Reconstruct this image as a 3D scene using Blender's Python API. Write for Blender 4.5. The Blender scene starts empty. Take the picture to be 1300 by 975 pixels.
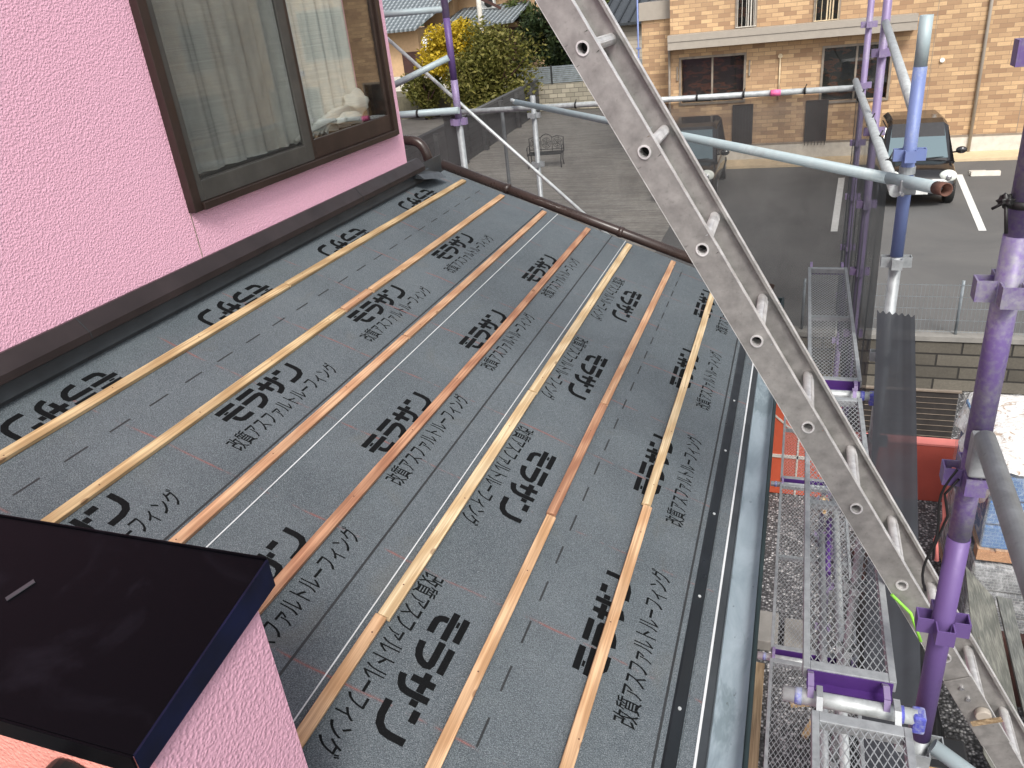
import bpy, bmesh, math, random
from mathutils import Vector, Matrix
random.seed(7)
C = bpy.context.scene.collection
H = 5.5                       # camera height above the lower lot; all coordinates below are relative to the camera
PI = math.pi
S = 0.4                       # roof slope (rise over run)
Z0 = -1.793                   # roof height at x = 0
K = math.hypot(1, S)

# ------------------------------------------------------------------ materials
MATS = {}
class NT:
    def __init__(s, name):
        s.m = bpy.data.materials.new(name); s.m.use_nodes = True
        s.t = s.m.node_tree; s.t.nodes.clear()
        s.out = s.n('ShaderNodeOutputMaterial'); s.b = s.n('ShaderNodeBsdfPrincipled')
        s.l(s.b.outputs[0], s.out.inputs[0]); s.tc = s.n('ShaderNodeTexCoord')
        MATS[name] = s.m
    def n(s, ty, **kw):
        x = s.t.nodes.new(ty)
        for k, v in kw.items(): setattr(x, k, v)
        return x
    def l(s, a, b): s.t.links.new(a, b)
    def obj(s, sc=(1, 1, 1), rot=(0, 0, 0), coord='Object'):
        mp = s.n('ShaderNodeMapping'); mp.inputs['Scale'].default_value = sc; mp.inputs['Rotation'].default_value = rot
        s.l(s.tc.outputs[coord], mp.inputs[0]); return mp.outputs[0]
    def noise(s, vec, scale, detail=4, rough=.55, dist=0):
        x = s.n('ShaderNodeTexNoise'); x.inputs['Scale'].default_value = scale; x.inputs['Detail'].default_value = detail
        x.inputs['Roughness'].default_value = rough; x.inputs['Distortion'].default_value = dist
        s.l(vec, x.inputs['Vector']); return x.outputs['Fac']
    def vor(s, vec, scale, out='Distance', feat='F1', rnd=1):
        x = s.n('ShaderNodeTexVoronoi'); x.feature = feat; x.inputs['Scale'].default_value = scale
        x.inputs['Randomness'].default_value = rnd
        s.l(vec, x.inputs['Vector']); return x.outputs[out]
    def ramp(s, fac, stops, interp='LINEAR'):
        x = s.n('ShaderNodeValToRGB'); x.color_ramp.interpolation = interp
        e = x.color_ramp.elements
        while len(e) < len(stops): e.new(.5)
        for i, (p, c) in enumerate(stops):
            e[i].position = p
            e[i].color = (c, c, c, 1) if isinstance(c, (int, float)) else (*c, 1)
        s.l(fac, x.inputs[0]); return x.outputs[0]
    def mix(s, fac, a, b, mode='MIX'):
        x = s.n('ShaderNodeMix', data_type='RGBA', blend_type=mode)
        for v, i in ((fac, 0), (a, 6), (b, 7)):
            if isinstance(v, (int, float)): x.inputs[i].default_value = v
            elif isinstance(v, tuple): x.inputs[i].default_value = (*v, 1)
            else: s.l(v, x.inputs[i])
        return x.outputs[2]
    def math(s, op, a, b=0):
        x = s.n('ShaderNodeMath', operation=op)
        for v, i in ((a, 0), (b, 1)):
            if isinstance(v, (int, float)): x.inputs[i].default_value = v
            else: s.l(v, x.inputs[i])
        return x.outputs[0]
    def sep(s, vec):
        x = s.n('ShaderNodeSeparateXYZ'); s.l(vec, x.inputs[0]); return x.outputs
    def col(s, c):
        if isinstance(c, tuple): s.b.inputs['Base Color'].default_value = (*c, 1)
        else: s.l(c, s.b.inputs['Base Color'])
        return s
    def rough(s, r):
        if isinstance(r, (int, float)): s.b.inputs['Roughness'].default_value = r
        else: s.l(r, s.b.inputs['Roughness'])
        return s
    def metal(s, r): s.b.inputs['Metallic'].default_value = r; return s
    def spec(s, r): s.b.inputs['Specular IOR Level'].default_value = r; return s
    def bump(s, h, strength=.5, dist=.01):
        x = s.n('ShaderNodeBump'); x.inputs['Strength'].default_value = strength; x.inputs['Distance'].default_value = dist
        s.l(h, x.inputs['Height']); s.l(x.outputs[0], s.b.inputs['Normal']); return s

def plain(name, c, rough=.6, metal=0, var=.25, scale=6, bump=0, bscale=60, spec=.5):
    s = NT(name); v = s.obj()
    n = s.noise(v, scale, 5, .6)
    hi = tuple(min(1, x * (1 + var)) for x in c); lo = tuple(x * (1 - var) for x in c)
    s.col(s.ramp(n, [(.3, lo), (.7, hi)])).metal(metal).spec(spec)
    s.rough(s.ramp(s.noise(v, scale * 3, 3), [(.3, max(0, rough - .08)), (.7, min(1, rough + .08))]))
    if bump: s.bump(s.noise(v, bscale, 3), bump, .004)
    return s.m

def stucco(name, c):
    s = NT(name); v = s.obj()
    big = s.noise(v, 1.2, 3); mid = s.math('SUBTRACT', 1.05, s.math('MULTIPLY', s.math('ADD', s.vor(v, 165, 'Distance', 'SMOOTH_F1'), s.math('MULTIPLY', s.noise(v, 110, 3, .6), .9)), .95)); fine = s.noise(v, 190, 2)
    dark = tuple(x * .90 for x in c); lite = tuple(min(1, x * 1.06) for x in c)
    base = s.mix(s.ramp(big, [(.3, 0.0), (.7, 1.0)]), tuple(x * .95 for x in c), c)
    s.col(s.mix(s.ramp(mid, [(.1, 0.0), (.45, 1.0)]), s.mix(.5, dark, base), s.mix(.5, base, lite)))  # crevices coloured darker, shade between the bumps put into the colour
    h = s.math('ADD', s.ramp(mid, [(.0, 0.0), (.6, 1.0)]), s.math('MULTIPLY', fine, .25))
    s.rough(.75).spec(.3).bump(h, .6, .0030)
    return s.m
stucco('pink_stucco', (.80, .45, .57))
stucco('shaded_pink_stucco', (.64, .36, .46))  # pink stucco again, darkened: the shade on the near parapet is in the colour
stucco('salmon_stucco', (.80, .33, .27))

def felt():
    s = NT('roofing_felt'); v = s.obj()
    g = s.vor(v, 260, 'Distance'); g2 = s.noise(v, 420, 2, .7)
    big = s.noise(v, 1.6, 5, .65, .4); mid = s.noise(v, 7, 5, .7)
    base = s.mix(s.ramp(big, [(.32, 0.0), (.68, 1.0)]), (.060, .075, .086), (.102, .122, .136))
    base = s.mix(s.ramp(mid, [(.45, 0.0), (.8, .35)]), base, (.13, .145, .152))
    base = s.mix(s.ramp(g2, [(.5, 0.0), (.64, .8)]), base, (.23, .255, .27))
    base = s.mix(s.ramp(g2, [(.34, .75), (.45, 0.0)]), base, (.032, .037, .042))
    # dusty brownish blotches
    bl = s.ramp(s.noise(v, 3.4, 3, .5, 1.2), [(.62, 0.0), (.75, .3)])
    base = s.mix(bl, base, (.125, .122, .105))
    # red chalk lines across the sheets
    o = s.sep(v)
    wob = s.math('MULTIPLY', s.math('SUBTRACT', s.noise(v, 2.5, 2), .5), .05)
    yy = s.math('ADD', o[1], wob)
    yy = s.math('ADD', yy, s.math('MULTIPLY', o[0], .004))
    fr = s.math('ABSOLUTE', s.math('SUBTRACT', s.math('FRACT', s.math('DIVIDE', s.math('ADD', yy, 10.625), .43)), .5))
    ln = s.ramp(fr, [(.0, 1.0), (.004, .8), (.008, .1), (.011, .35), (.015, 0.0)])
    ln = s.math('MULTIPLY', ln, s.ramp(s.noise(v, 6, 5, .7), [(.45, 0.0), (.6, .6)]))
    base = s.mix(ln, base, (.30, .07, .045))
    s.col(base).rough(s.ramp(mid, [(.3, .62), (.7, .8)])).spec(.3)
    s.bump(s.math('ADD', s.math('ADD', s.math('MULTIPLY', g, .9), g2), s.math('MULTIPLY', s.noise(v, 2.2, 4, .55, .6), 7.0)), .8, .0022)
    return s.m
felt()
s = NT('lettering_ink'); v = s.obj()
s.col(s.mix(s.ramp(s.noise(v, 420, 2, .7), [(.55, 0.0), (.75, .35)]), (.004, .0045, .005), (.035, .04, .045))).rough(.8).spec(.12).bump(s.noise(v, 420, 2), .4, .0015)
plain('black_line', (.02, .022, .024), .7)
plain('white_fleece', (.55, .57, .58), .8, var=.15)

def wood(name, a, b, axis=1, knots=.6):
    s = NT(name)
    sc = [9, 9, 9]; sc[axis] = .55
    v = s.obj(tuple(sc)); raw = s.obj()
    n = s.noise(v, 3, 4, .6, .6)
    w = s.n('ShaderNodeTexWave', wave_type='RINGS'); w.inputs['Scale'].default_value = 2.2; w.inputs['Distortion'].default_value = 6
    w.inputs['Detail'].default_value = 3; w.inputs['Detail Scale'].default_value = 1.2; s.l(v, w.inputs[0])
    base = s.mix(s.ramp(w.outputs['Fac'], [(.2, 0.0), (.9, 1.0)]), a, b)
    base = s.mix(s.ramp(n, [(.35, .5), (.6, 0.0)]), base, tuple(x * .62 for x in b))
    sc2 = [1, 1, 1]; sc2[axis] = .55
    sf = [150, 150, 150]; sf[axis] = 2.2
    fine = s.noise(s.obj(tuple(sf)), 1, 3, .6)
    base = s.mix(s.ramp(fine, [(.42, .55), (.55, 0.0)]), base, tuple(x * .6 for x in b))
    base = s.mix(s.ramp(fine, [(.55, 0.0), (.7, .5)]), base, tuple(min(1, x * 1.25) for x in a))
    k = s.vor(s.obj(tuple(sc2)), 15, 'Distance')
    base = s.mix(s.ramp(k, [(.0, knots), (.09, knots), (.14, 0.0)]), base, (.10, .035, .015))
    base = s.mix(s.ramp(s.noise(raw, 2.2, 3), [(.5, 0.0), (.75, .4)]), base, tuple(x * .75 for x in a))
    s.col(base).rough(.68).spec(.35).bump(s.math('ADD', w.outputs['Fac'], n), .25, .001)
    return s.m
wood('pine_yellow', (.60, .44, .25), (.43, .28, .14))
wood('pine_pale', (.70, .55, .35), (.54, .38, .21))
wood('cedar_orange', (.59, .37, .225), (.45, .24, .135))
wood('cedar_red', (.47, .26, .155), (.33, .155, .09))
wood('pine_peach', (.64, .42, .25), (.48, .28, .145))
wood('weathered_board', (.25, .25, .215), (.16, .165, .145), knots=.2)
wood('weathered_grey', (.20, .205, .185), (.13, .135, .125), knots=.2)
wood('timber_tan', (.38, .28, .17), (.27, .19, .11), knots=.2)

def galv(name, c, paint=None, amount=.5, zr=None):
    s = NT(name); v = s.obj()
    n = s.noise(v, 22, 5, .65); n2 = s.noise(v, 90, 3, .6)
    base = s.mix(s.ramp(n, [(.3, 0.0), (.7, 1.0)]), tuple(x * .72 for x in c), tuple(min(1, x * 1.15) for x in c))
    base = s.mix(s.ramp(n2, [(.6, 0.0), (.8, .35)]), base, (.10, .09, .08))
    if paint:
        m = s.ramp(s.math('ADD', s.math('MULTIPLY', s.noise(v, 5, 4, .6), .6), s.math('MULTIPLY', n2, .4)),
                   [(max(0, .62 - amount * .42 - .05), 1.0), (min(1, .62 - amount * .42 + .13), 0.0)])
        m = s.math('SUBTRACT', 1.0, m)
        if zr:
            o = s.sep(s.tc.outputs['Object'])
            mr = s.n('ShaderNodeMapRange'); mr.inputs[1].default_value = zr[0]; mr.inputs[2].default_value = zr[1]
            s.l(o[2], mr.inputs[0])
            m = s.math('MULTIPLY', m, mr.outputs[0])
        base = s.mix(m, base, paint)
    s.col(base).metal(.12 if paint else .35).rough(s.ramp(n, [(.3, .42), (.7, .62)])).bump(n2, .12, .001)
    return s.m
galv('galvanised', (.34, .36, .37))
galv('galvanised_bright', (.50, .53, .53))
galv('bluish_pipe', (.42, .48, .49), (.36, .44, .46), .5)
galv('post_purple', (.22, .19, .27), (.125, .075, .225), .85)
galv('post_lavender', (.34, .32, .38), (.24, .185, .33), .6)
galv('post_blue', (.32, .37, .46), (.16, .21, .42), .70)
galv('post_mottled', (.26, .25, .30), (.15, .10, .27), .42)
galv('clamp_blue', (.42, .45, .52), (.08, .09, .42), .35)
plain('purple_paint', (.07, .025, .16), .5, .2)
galv('aluminium', (.33, .32, .305)); MATS['aluminium'].node_tree.nodes['Principled BSDF'].inputs['Metallic'].default_value = .55
galv('aluminium_bright', (.72, .71, .70)); MATS['aluminium_bright'].node_tree.nodes['Principled BSDF'].inputs['Metallic'].default_value = .6
plain('tube_inside_dark', (.01, .01, .01), .9)
plain('rust', (.11, .05, .035), .85, bump=.4)
plain('frame_brown', (.035, .022, .018), .38, .3)
plain('screen_grey', (.05, .048, .043), .5, .1)
plain('flashing_light', (.05, .058, .065), .4, .25)
plain('flashing_brown', (.030, .022, .022), .42, .2)
plain('flashing_black', (.012, .015, .018), .35, .2)
plain('flashing_grey', (.055, .062, .068), .35, .4)
plain('pipe_brown', (.040, .026, .022), .3)
plain('black_plastic', (.012, .012, .012), .45)
plain('cable_black', (.01, .01, .01), .5)
plain('lime', (.25, .62, .06), .6)
plain('pink_tape', (.8, .16, .35), .6)
plain('white_paint', (.75, .75, .72), .6)
plain('cream_paint', (.62, .50, .33), .6)
plain('car_black', (.012, .011, .012), .12, .0, spec=.9)
plain('tyre', (.015, .015, .015), .8)
plain('chrome', (.6, .6, .62), .2, .9)
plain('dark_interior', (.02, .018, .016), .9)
plain('canopy_grey', (.36, .32, .27), .6, var=.06)
plain('frame_taupe', (.24, .20, .16), .5)
plain('concrete_pale', (.58, .55, .49), .85, var=.12)
plain('concrete_grey', (.24, .23, .21), .9, var=.15)
plain('kerb_sand', (.60, .47, .30), .85, var=.1)
plain('iron_dark', (.02, .022, .022), .6)
plain('ochre_wall', (.60, .40, .23), .85, var=.08)
plain('brown_timber', (.06, .025, .02), .7)
plain('red_wall', (.52, .105, .075), .7, var=.12, scale=2)
plain('red_wall_top', (.72, .22, .19), .7, var=.12, scale=2)
plain('orange_door', (.55, .10, .045), .6, var=.08)
plain('dark_slat', (.040, .036, .034), .7, .2)
plain('siding_beige', (.45, .40, .33), .7, var=.05)
plain('room_brown', (.12, .045, .02), .8)
plain('grey_fence', (.23, .26, .28), .5, .3)
plain('cardboard', (.40, .25, .12), .8)
plain('lamp_clear', (.75, .78, .72), .15, .0)
plain('mirror_face', (.85, .87, .88), .2, .0, var=.03)

# glossy black coping
s = NT('coping_black'); v = s.obj()
n = s.noise(v, 3.5, 6, .65, .8)
s.col(s.mix(s.ramp(n, [(.5, 0.0), (.8, 1.0)]), (.002, .002, .003), (.012, .011, .016))).rough(s.ramp(n, [(.35, .35), (.7, .5)])).spec(.06)
s.bump(s.noise(v, 160, 2), .06, .001)
s = NT('coping_blue'); v = s.obj()
s.col(s.ramp(s.noise(v, 8, 3), [(.3, (.002, .0025, .006)), (.7, (.004, .007, .032))])).rough(.4).spec(.2)
# gutter
s = NT('gutter_metal'); v = s.obj((1, .35, 1)); vo = s.obj()
n = s.noise(v, 9, 6, .65, .6); st = s.noise(s.obj((1, .5, 1)), 26, 4, .65)
b = s.mix(s.ramp(n, [(.3, 0.0), (.7, 1.0)]), (.25, .31, .35), (.42, .49, .54))
b = s.mix(s.ramp(s.noise(v, 5, 5, .7, .8), [(.50, 0.0), (.60, .7)]), b, (.16, .21, .23))
b = s.mix(s.ramp(st, [(.66, 0.0), (.72, .8)]), b, (.06, .07, .07))
s.col(b).rough(s.ramp(n, [(.3, .3), (.7, .5)])).metal(.25).bump(n, .1, .002)
plain('gutter_dark', (.018, .032, .034), .4, .2)

# net, glass, plastic film
def seethrough(name, c, alpha, rough=.7, tex=None, gloss=False):
    s = NT(name); tr = s.n('ShaderNodeBsdfTransparent'); mx = s.n('ShaderNodeMixShader')
    v = s.obj(); s.col(s.ramp(s.noise(v, 5, 4), [(.3, tuple(x * .8 for x in c)), (.7, tuple(x * 1.2 for x in c))])).rough(rough)
    f = s.ramp(s.noise(v, 2.6, 4, .6, .5), [(.3, max(0, alpha - .07)), (.7, min(1, alpha + .09))])
    s.l(f, mx.inputs[0]); s.l(tr.outputs[0], mx.inputs[1]); s.l(s.b.outputs[0], mx.inputs[2]); s.l(mx.outputs[0], s.out.inputs[0])
    return s.m
seethrough('net_dark', (.042, .043, .044), .62)
seethrough('net_black', (.034, .038, .046), .94)
seethrough('net_right', (.05, .06, .065), .72)
seethrough('insect_screen', (.06, .06, .056), .20)
seethrough('plastic_film', (.75, .75, .72), .15, .18)
s = NT('window_glass'); tr = s.n('ShaderNodeBsdfTransparent'); gl = s.n('ShaderNodeBsdfGlossy'); gl.inputs['Roughness'].default_value = .015
tr.inputs[0].default_value = (.95, .97, .96, 1)
fr = s.n('ShaderNodeLayerWeight'); fr.inputs[0].default_value = .5; mx = s.n('ShaderNodeMixShader')
ff = s.math('ADD', .045, s.math('MULTIPLY', s.math('POWER', fr.outputs['Facing'], 3.0), .85))
s.l(ff, mx.inputs[0]); s.l(tr.outputs[0], mx.inputs[1]); s.l(gl.outputs[0], mx.inputs[2]); s.l(mx.outputs[0], s.out.inputs[0])
s = NT('dark_glass'); s.col((.02, .022, .025)).rough(.05).spec(.8)
s = NT('windscreen'); s.col((.10, .15, .17)).rough(.06).spec(.9)
s = NT('room_dim'); v = s.obj(); s.col(s.ramp(s.noise(s.obj((1, 1, 2.5)), 2.2, 3, .6), [(.42, (.018, .016, .014)), (.52, (.10, .035, .018)), (.62, (.03, .026, .022))], 'CONSTANT')).rough(.6)

s = NT('curtain'); v = s.obj((1, 1, 1)); w = s.noise(s.obj((1, .3, 60)), 4, 3, .6)
s.col(s.mix(s.ramp(w, [(.3, 0.0), (.7, 1.0)]), (.50, .49, .46), (.66, .65, .61))).rough(.9)
s.bump(w, .15, .002)

# ground materials
s = NT('gravel'); v = s.obj(); c1 = s.vor(v, 38, 'Color'); d1 = s.vor(v, 38, 'Distance')
g = s.n('ShaderNodeSeparateColor'); s.l(c1, g.inputs[0])
s.col(s.mix(s.ramp(d1, [(.25, 0.0), (.6, .85)]), s.ramp(g.outputs[0], [(.1, (.10, .10, .105)), (.6, (.27, .265, .27)), (.95, (.62, .61, .60))]), (.03, .03, .03)))
s.rough(.9).bump(s.math('SUBTRACT', 1.0, d1), 1, .02)
s = NT('asphalt'); v = s.obj(); n = s.noise(v, 150, 3, .7); b = s.noise(v, .45, 5, .65, .5)
base = s.mix(s.ramp(b, [(.3, 0.0), (.7, 1.0)]), (.075, .075, .075), (.125, .122, .118))
s.col(s.mix(s.ramp(n, [(.4, 0.0), (.7, .5)]), base, (.2, .2, .195))).rough(.85).bump(n, .5, .004)
s = NT('stone_paving'); v = s.obj(); n = s.noise(v, 3, 6, .7); 
w = s.noise(s.obj((.35, 3.2, 1)), 2.2, 5, .6, .4)
base = s.mix(s.ramp(w, [(.35, 0.0), (.65, 1.0)]), (.22, .20, .18), (.42, .40, .36))
base = s.mix(s.ramp(s.noise(s.obj((1, 2.5, 1)), 9, 5, .7), [(.4, .5), (.6, 0.0)]), base, (.12, .11, .10))
s.col(s.mix(s.ramp(n, [(.45, 0.0), (.7, .5)]), base, (.30, .27, .23))).rough(.85).bump(w, .5, .02)
plain('line_paint', (.72, .72, .70), .7, var=.12, scale=12)
plain('soil', (.10, .09, .06), .95, bump=.5)

def brick(name, c1, c2, mortar, bw, bh, mort=.006, rotx=True, tint=None, bump=.4):
    s = NT(name)
    v = s.obj(rot=(PI / 2, 0, 0)) if rotx else s.obj()
    x = s.n('ShaderNodeTexBrick'); s.l(v, x.inputs[0])
    x.inputs['Scale'].default_value = 1; x.inputs['Brick Width'].default_value = bw; x.inputs['Row Height'].default_value = bh
    x.inputs['Mortar Size'].default_value = mort; x.inputs['Mortar Smooth'].default_value = .2; x.inputs['Bias'].default_value = 0
    x.inputs['Color1'].default_value = (*c1, 1); x.inputs['Color2'].default_value = (*c2, 1); x.inputs['Mortar'].default_value = (*mortar, 1)
    y = s.n('ShaderNodeTexBrick'); s.l(v, y.inputs[0]); y.offset = .5
    y.inputs['Scale'].default_value = 1; y.inputs['Brick Width'].default_value = bw; y.inputs['Row Height'].default_value = bh; y.inputs['Mortar Size'].default_value = 0
    y.inputs['Color1'].default_value = (0, 0, 0, 1); y.inputs['Color2'].default_value = (1, 1, 1, 1)
    n = s.noise(v, 1.5, 5, .6); n2 = s.noise(v, 30, 3, .6)
    c = s.mix(s.ramp(n, [(.35, 0.0), (.7, .35)]), x.outputs[0], tint or c2)
    c = s.mix(s.ramp(n2, [(.4, .18), (.65, 0.0)]), c, mortar)
    s.col(c).rough(.85).bump(s.math('ADD', s.math('MULTIPLY', x.outputs[1], -1), s.math('MULTIPLY', n2, .3)), bump, .012)
    return s.m
brick('tan_brick', (.69, .47, .26), (.33, .20, .115), (.28, .19, .12), .31, .105, .006)
brick('block_wall', (.20, .18, .145), (.10, .09, .072), (.022, .02, .018), .60, .19, .014, tint=(.05, .045, .038), bump=.8)
brick('stone_blocks', (.46, .42, .33), (.26, .24, .19), (.12, .11, .09), .42, .2, .012, tint=(.25, .23, .17), bump=1)
brick('dark_blocks', (.10, .10, .10), (.06, .06, .062), (.02, .02, .02), .40, .2, .008, rotx=True, bump=.6)
s = NT('roof_tiles'); v = s.obj(); o = s.sep(v)
wx = s.math('SINE', s.math('MULTIPLY', o[0], 22.0)); wy = s.math('FRACT', s.math('MULTIPLY', o[1], 3.3))
sh = s.math('MULTIPLY', s.math('ADD', s.math('MULTIPLY', wx, .5), .5), wy)
s.col(s.mix(sh, (.10, .12, .13), (.42, .46, .48))).rough(.4).bump(s.math('ADD', wx, wy), .9, .05)
s = NT('tan_pallet_wrap'); v = s.obj(); 
s.col(s.ramp(s.noise(v, 7, 5, .65, 2.5), [(.35, (.42, .31, .23)), (.43, (.70, .68, .65)), (.6, (.86, .86, .85))])).rough(.22).bump(s.noise(v, 9, 4, .6, 2), .7, .03)
s = NT('blue_package'); v = s.obj()
bk = s.n('ShaderNodeTexBrick'); s.l(s.obj(rot=(PI / 2, 0, 0)), bk.inputs[0]); bk.inputs['Scale'].default_value = 1; bk.inputs['Brick Width'].default_value = .05; bk.inputs['Row Height'].default_value = .035; bk.inputs['Mortar Size'].default_value = .003
bk.inputs['Color1'].default_value = (.03, .13, .34, 1); bk.inputs['Color2'].default_value = (.06, .17, .38, 1); bk.inputs['Mortar'].default_value = (.14, .26, .42, 1)
s.col(s.mix(s.ramp(s.noise(v, 6, 4, .6, 1.5), [(.5, 0.0), (.68, .75)]), bk.outputs[0], (.60, .64, .66))).rough(.25)
s = NT('grey_package'); v = s.obj()
bk = s.n('ShaderNodeTexBrick'); s.l(s.obj(rot=(PI / 2, 0, 0)), bk.inputs[0]); bk.inputs['Scale'].default_value = 1; bk.inputs['Brick Width'].default_value = .045; bk.inputs['Row Height'].default_value = .03; bk.inputs['Mortar Size'].default_value = .004
bk.inputs['Color1'].default_value = (.12, .13, .145, 1); bk.inputs['Color2'].default_value = (.18, .19, .205, 1); bk.inputs['Mortar'].default_value = (.28, .29, .30, 1)
s.col(s.mix(s.ramp(s.noise(v, 6, 4, .6, 1.5), [(.45, 0.0), (.65, .8)]), bk.outputs[0], (.62, .64, .66))).rough(.22)

def leafmat(name, stops):
    s = NT(name); g = s.n('ShaderNodeNewGeometry')
    n = s.noise(s.obj(), 1.3, 3)
    f = s.math('ADD', s.math('MULTIPLY', g.outputs['Random Per Island'], .65), s.math('MULTIPLY', n, .35))
    s.col(s.ramp(f, stops)).rough(.6).spec(.3)
    tl = s.n('ShaderNodeBsdfTranslucent'); tl.inputs[0].default_value = (*[x * .8 for x in stops[1][1]], 1)
    mx = s.n('ShaderNodeMixShader'); mx.inputs[0].default_value = .3
    s.l(s.b.outputs[0], mx.inputs[1]); s.l(tl.outputs[0], mx.inputs[2]); s.l(mx.outputs[0], s.out.inputs[0])
leafmat('leaf_olive', [(.1, (.05, .055, .012)), (.5, (.14, .14, .028)), (.9, (.30, .26, .08))])
leafmat('leaf_yellow', [(.1, (.20, .16, .012)), (.5, (.50, .36, .02)), (.9, (.72, .52, .05))])
leafmat('leaf_dark', [(.1, (.012, .022, .010)), (.5, (.03, .05, .018)), (.9, (.07, .09, .03))])
leafmat('leaf_mid', [(.1, (.04, .06, .012)), (.5, (.09, .12, .03)), (.9, (.17, .18, .06))])

# ------------------------------------------------------------------ mesh helpers
def box(bm, a, b, mi=0):
    x0, y0, z0 = a; x1, y1, z1 = b
    vs = [bm.verts.new(p) for p in ((x0, y0, z0), (x1, y0, z0), (x1, y1, z0), (x0, y1, z0), (x0, y0, z1), (x1, y0, z1), (x1, y1, z1), (x0, y1, z1))]
    for f in ((3, 2, 1, 0), (4, 5, 6, 7), (0, 1, 5, 4), (1, 2, 6, 5), (2, 3, 7, 6), (3, 0, 4, 7)):
        bm.faces.new([vs[i] for i in f]).material_index = mi
def hexa(bm, pts, mi=0):
    vs = [bm.verts.new(p) for p in pts]
    for f in ((3, 2, 1, 0), (4, 5, 6, 7), (0, 1, 5, 4), (1, 2, 6, 5), (2, 3, 7, 6), (3, 0, 4, 7)):
        bm.faces.new([vs[i] for i in f]).material_index = mi
def bar(bm, p, q, w, t, up=(0, 0, 1), mi=0):
    p = Vector(p); q = Vector(q); d = (q - p).normalized(); u = Vector(up); s_ = d.cross(u).normalized() * w / 2; n = s_.cross(d).normalized() * t / 2
    hexa(bm, [p - s_ - n, p + s_ - n, q + s_ - n, q - s_ - n, p - s_ + n, p + s_ + n, q + s_ + n, q - s_ + n], mi)
def tube(bm, pts, r, seg=16, cap=True, mi=0, hollow=0):
    pts = [Vector(p) for p in pts]; rings = []
    ref = Vector((0, 0, 1)) if abs((pts[1] - pts[0]).normalized().z) < .9 else Vector((0, 1, 0))
    for i, p in enumerate(pts):
        a = pts[max(0, i - 1)]; b = pts[min(len(pts) - 1, i + 1)]
        d = (b - a).normalized(); s_ = d.cross(ref).normalized(); n = s_.cross(d).normalized()
        rr = r[i] if isinstance(r, (list, tuple)) else r
        rings.append([bm.verts.new(p + (s_ * math.cos(2 * PI * k / seg) + n * math.sin(2 * PI * k / seg)) * rr) for k in range(seg)])
    for A, B in zip(rings, rings[1:]):
        for k in range(seg):
            f = bm.faces.new([A[k], A[(k + 1) % seg], B[(k + 1) % seg], B[k]]); f.smooth = True; f.material_index = mi
    if cap:
        bm.faces.new(rings[0][::-1]).material_index = mi; bm.faces.new(rings[-1]).material_index = mi
    return rings
def openpipe(bm, p, q, r, th=.003, seg=18, depth=.12):
    """pipe with an open end at q"""
    p = Vector(p); q = Vector(q); d = (q - p).normalized()
    a = tube(bm, [p, q], r, seg, False); b = tube(bm, [q - d * depth, q], r - th, seg, False)
    for k in range(seg): bm.faces.new([a[1][k], a[1][(k + 1) % seg], b[1][(k + 1) % seg], b[1][k]])
    bm.faces.new(b[0]); bm.faces.new(a[0][::-1])
def prism(bm, poly, axis, a, b, mi=0):
    """extrude a 2-D polygon (list of pairs) along axis from a to b"""
    def P3(p, t):
        if axis == 'x': return (t, p[0], p[1])
        if axis == 'y': return (p[0], t, p[1])
        return (p[0], p[1], t)
    A = [bm.verts.new(P3(p, a)) for p in poly]; B = [bm.verts.new(P3(p, b)) for p in poly]
    n = len(poly)
    bm.faces.new(A).material_index = mi; bm.faces.new(B[::-1]).material_index = mi
    for i in range(n): bm.faces.new([A[i], B[i], B[(i + 1) % n], A[(i + 1) % n]]).material_index = mi
def NB(): return bmesh.new()

def tag(o, label=None, cat=None, group=None, kind=None):
    if label: o['label'] = label
    if cat: o['category'] = cat
    if group: o['group'] = group
    if kind: o['kind'] = kind
    return o
def thing(name, label, cat, loc=(0, 0, 0), group=None):
    o = bpy.data.objects.new(name, None); C.objects.link(o); o.empty_display_size = .1
    o.location = (loc[0], loc[1], loc[2] + H)
    o['base'] = list(loc)
    return tag(o, label, cat, group)
def obj(name, bm, mats, parent=None, base=None, bevel=0, smooth=None):
    """bm is in camera-relative coordinates (or local ones when base is given as 'local')"""
    if isinstance(mats, str): mats = [mats]
    root = parent
    while root is not None and root.parent: root = root.parent
    if base == 'local': off = Vector((0, 0, 0))
    elif root is not None: off = Vector(root['base'])
    else: off = Vector(base) if base else Vector((0, 0, 0))
    if off.length: bmesh.ops.translate(bm, verts=bm.verts, vec=-off)
    bmesh.ops.recalc_face_normals(bm, faces=bm.faces)
    me = bpy.data.meshes.new(name); bm.to_mesh(me); bm.free()
    for m in mats: me.materials.append(MATS[m])
    o = bpy.data.objects.new(name, me); C.objects.link(o)
    if parent is not None: o.parent = parent
    else: o.location = (off.x, off.y, off.z + H)
    if bevel:
        md = o.modifiers.new('bevel', 'BEVEL'); md.width = bevel; md.segments = 2; md.limit_method = 'ANGLE'; md.angle_limit = math.radians(40)
    return o
def solo(name, bm, mats, label, cat, base=(0, 0, 0), group=None, bevel=0):
    return tag(obj(name, bm, mats, None, base, bevel), label, cat, group)
def struct(name, bm, mats):
    return tag(obj(name, bm, mats), kind='structure')

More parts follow.
